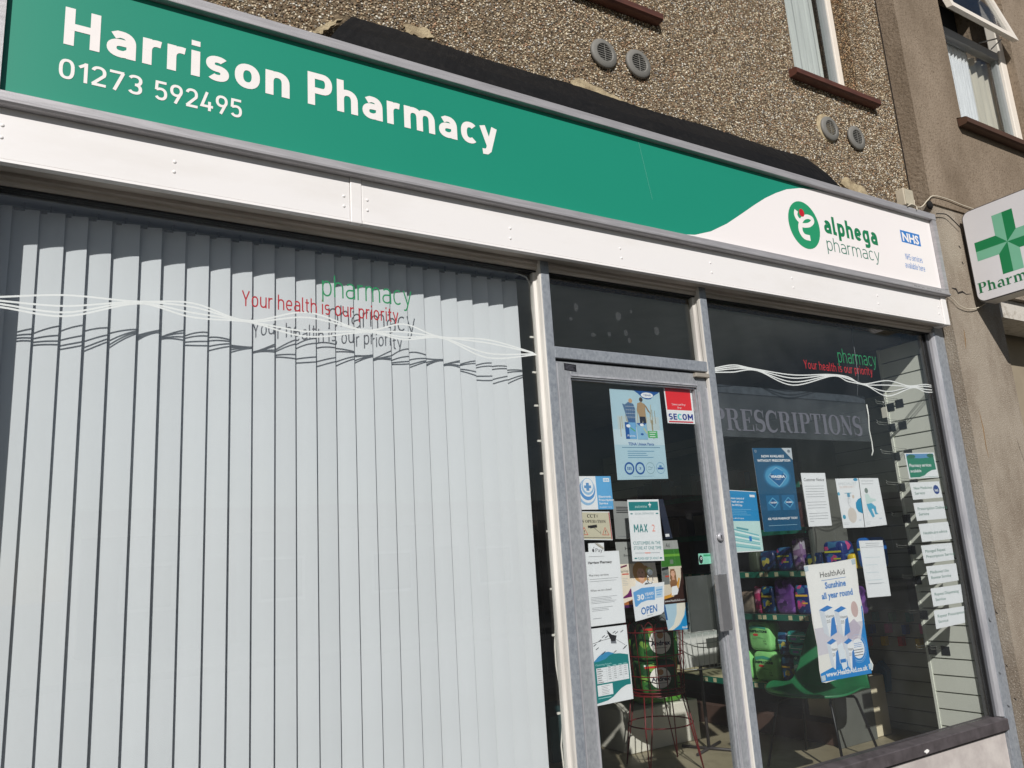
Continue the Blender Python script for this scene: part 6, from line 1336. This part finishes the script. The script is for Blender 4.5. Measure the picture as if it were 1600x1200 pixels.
def roll_pack(label, c, size, m, rot):
    t = empty('roll_pack', c, label, 'toilet rolls', 'green toilet roll packs'); sx, sy, sz = size; co, si = math.cos(rot), math.sin(rot)
    R = lambda x, y, z: (c[0]+x*co-y*si, c[1]+x*si+y*co, c[2]+z)
    bm = bmesh.new(); bmesh.ops.create_cube(bm, size=1.0)
    for v in bm.verts: v.co = Vector((v.co.x*sx, v.co.y*sy, v.co.z*sz+sz/2))
    bmesh.ops.bevel(bm, geom=list(bm.edges), offset=min(size)*.2, segments=3, profile=.6, affect='EDGES'); bm.verts.index_update()
    b = MB(); b.add([R(*v.co) for v in bm.verts], [[v.index for v in f.verts] for f in bm.faces], m, True); bm.free(); b.build('wrapper', t)
    n = Vector((-si*-1*-1, 0, 0)); nv = Vector((si, -co, 0))
    f = Flat(R(-sx*.42, -sy/2, sz*.88), R(sx*.42, -sy/2, sz*.88), R(sx*.42, -sy/2, sz*.1), R(-sx*.42, -sy/2, sz*.1), nv); f.c = [p + nv*.0012 for p in f.c]; d_roll(f); f.build('printed_face', t)
roll_pack('green toilet roll pack lying at the bottom of the red wire basket', (bx-.01, by, ZQ+.006), (.25, .20, .20), ANG, -.35)
roll_pack('large dark green toilet roll pack topping the red wire basket', (bx+.01, by+.0, ZQ+.21), (.27, .20, .235), ANG, -.30)
roll_pack('green toilet roll pack standing on the grey plinth', (4.10, 2.05, .285), (.34, .24, .20), ROLLW, -.2)
roll_pack('leaf green toilet roll pack stacked behind the wire leaflet rack', (4.12, 2.06, .487), (.32, .24, .24), ROLLW, -.22)
# plinth and boxes
PLW = mat('white_plinth', (226, 222, 208), .7, 0, .05, 5)
b = MB(); b.box(3.72, 4.38, 1.90, 2.35, .002, .28, PLW, .008); tag(b.build('plinth'), 'low white plinth on the floor behind the red wire basket', 'plinth')
b = MB(); b.box(3.2, 3.62, 2.1, 2.6, .002, .30, mat('dark_teal_box', (24, 70, 74), .7), .006); tag(b.build('crate'), 'dark teal crate on the floor left of the white plinth', 'crate')
# grey wire leaflet rack on a pole with a cross foot
rx, ry = 4.18, 1.62
t = empty('wire_rack', (rx, ry, 0), 'half round grey wire rack on a pole with a cross foot inside the door', 'rack')
GW = mat('grey_wire', (176, 178, 174), .4, .4); WB2 = mat('white_back_board', (214, 214, 208), .6)
b = MB(); b.tube([(rx, ry, .02), (rx, ry, .55)], .012, mat('dark_pole', (60, 56, 56), .5), 10); b.build('pole', t)
for a in (0.4, 1.97): b = MB(); b.tube([(rx-.2*math.cos(a), ry-.2*math.sin(a), .012), (rx+.2*math.cos(a), ry+.2*math.sin(a), .012)], .010, mat('dark_pole', (60, 56, 56), .5), 8); b.build('foot', t)
def hc(r, z, x=rx, y=ry): return [(x+r*math.cos(math.pi+math.pi*i/16), y+r*.8*math.sin(math.pi+math.pi*i/16), z) for i in range(17)]
for r_, z in ((.215, .80), (.20, .72), (.17, .55)): b = MB(); b.tube(hc(r_, z), .0035, GW, 5); b.build('hoop', t)
for i in range(15):
    a = math.pi+math.pi*i/14; b = MB(); b.tube([(rx+.17*math.cos(a), ry+.136*math.sin(a), .55), (rx+.215*math.cos(a), ry+.172*math.sin(a), .80)], .0022, GW, 4); b.build('wire', t)
b = MB(); b.prism([(rx-.17, .55), (rx+.17, .55), (rx+.215, .84), (rx-.215, .84)], 'y', ry+.006, ry+.014, WB2); b.build('back_board', t)
b = MB(); b.box(rx-.02, rx+.10, ry-.185, ry-.178, .80, .865, mat('white_card', (240, 238, 230), .5), .002); tag(b.build('card'), 'blank white card clipped to the grey wire rack', 'card')
b = MB(); b.box(3.92, 4.20, 1.58, 1.78, .856, .925, mat('white_carton', (206, 208, 206), .6), .003); o = b.build('carton'); tag(o, 'flat white carton lying on the grey wire rack', 'carton')
b = MB(); b.box(4.205, 4.34, 1.57, 1.75, .85, .955, mat('mint_carton', (130, 206, 196), .6), .003); o = b.build('carton'); tag(o, 'mint green carton beside the flat white carton', 'carton')
# counter and dispensary shelves at the back
b = MB(); b.box(1.6, 3.6, 4.6, 5.1, 0.002, 1.0, mat('counter_front', (92, 96, 98), .6), .01); tag(b.build('counter'), 'dim shop counter at the back seen through the door', 'counter')
t = empty('back_shelving', (3.6, 5.9, 0), 'dark shelving full of boxes against the back wall of the shop', 'shelving')
for z in (.5, .8, 1.1, 1.4, 1.7, 2.0, 2.3): part('shelf', t, SHM, (1.2, 5.6, 5.75, 6.1, z-.02, z))
for x in (1.2, 2.3, 3.4, 4.5, 5.58): part('upright', t, SHM, (x, x+.02, 5.74, 6.1, 0.002, 2.5))
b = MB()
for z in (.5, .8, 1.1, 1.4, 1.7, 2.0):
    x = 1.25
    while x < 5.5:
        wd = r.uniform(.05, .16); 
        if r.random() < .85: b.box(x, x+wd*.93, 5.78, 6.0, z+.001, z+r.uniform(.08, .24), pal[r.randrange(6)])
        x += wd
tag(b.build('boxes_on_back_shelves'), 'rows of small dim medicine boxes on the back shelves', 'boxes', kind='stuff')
# things behind the blind's right edge
b = MB(); b.box(2.05, 2.5, 2.4, 2.9, .002, .55, mat('dark_box', (40, 44, 50), .6), .01); tag(b.build('display_table'), 'low dark table deep behind the blind window gap', 'table')
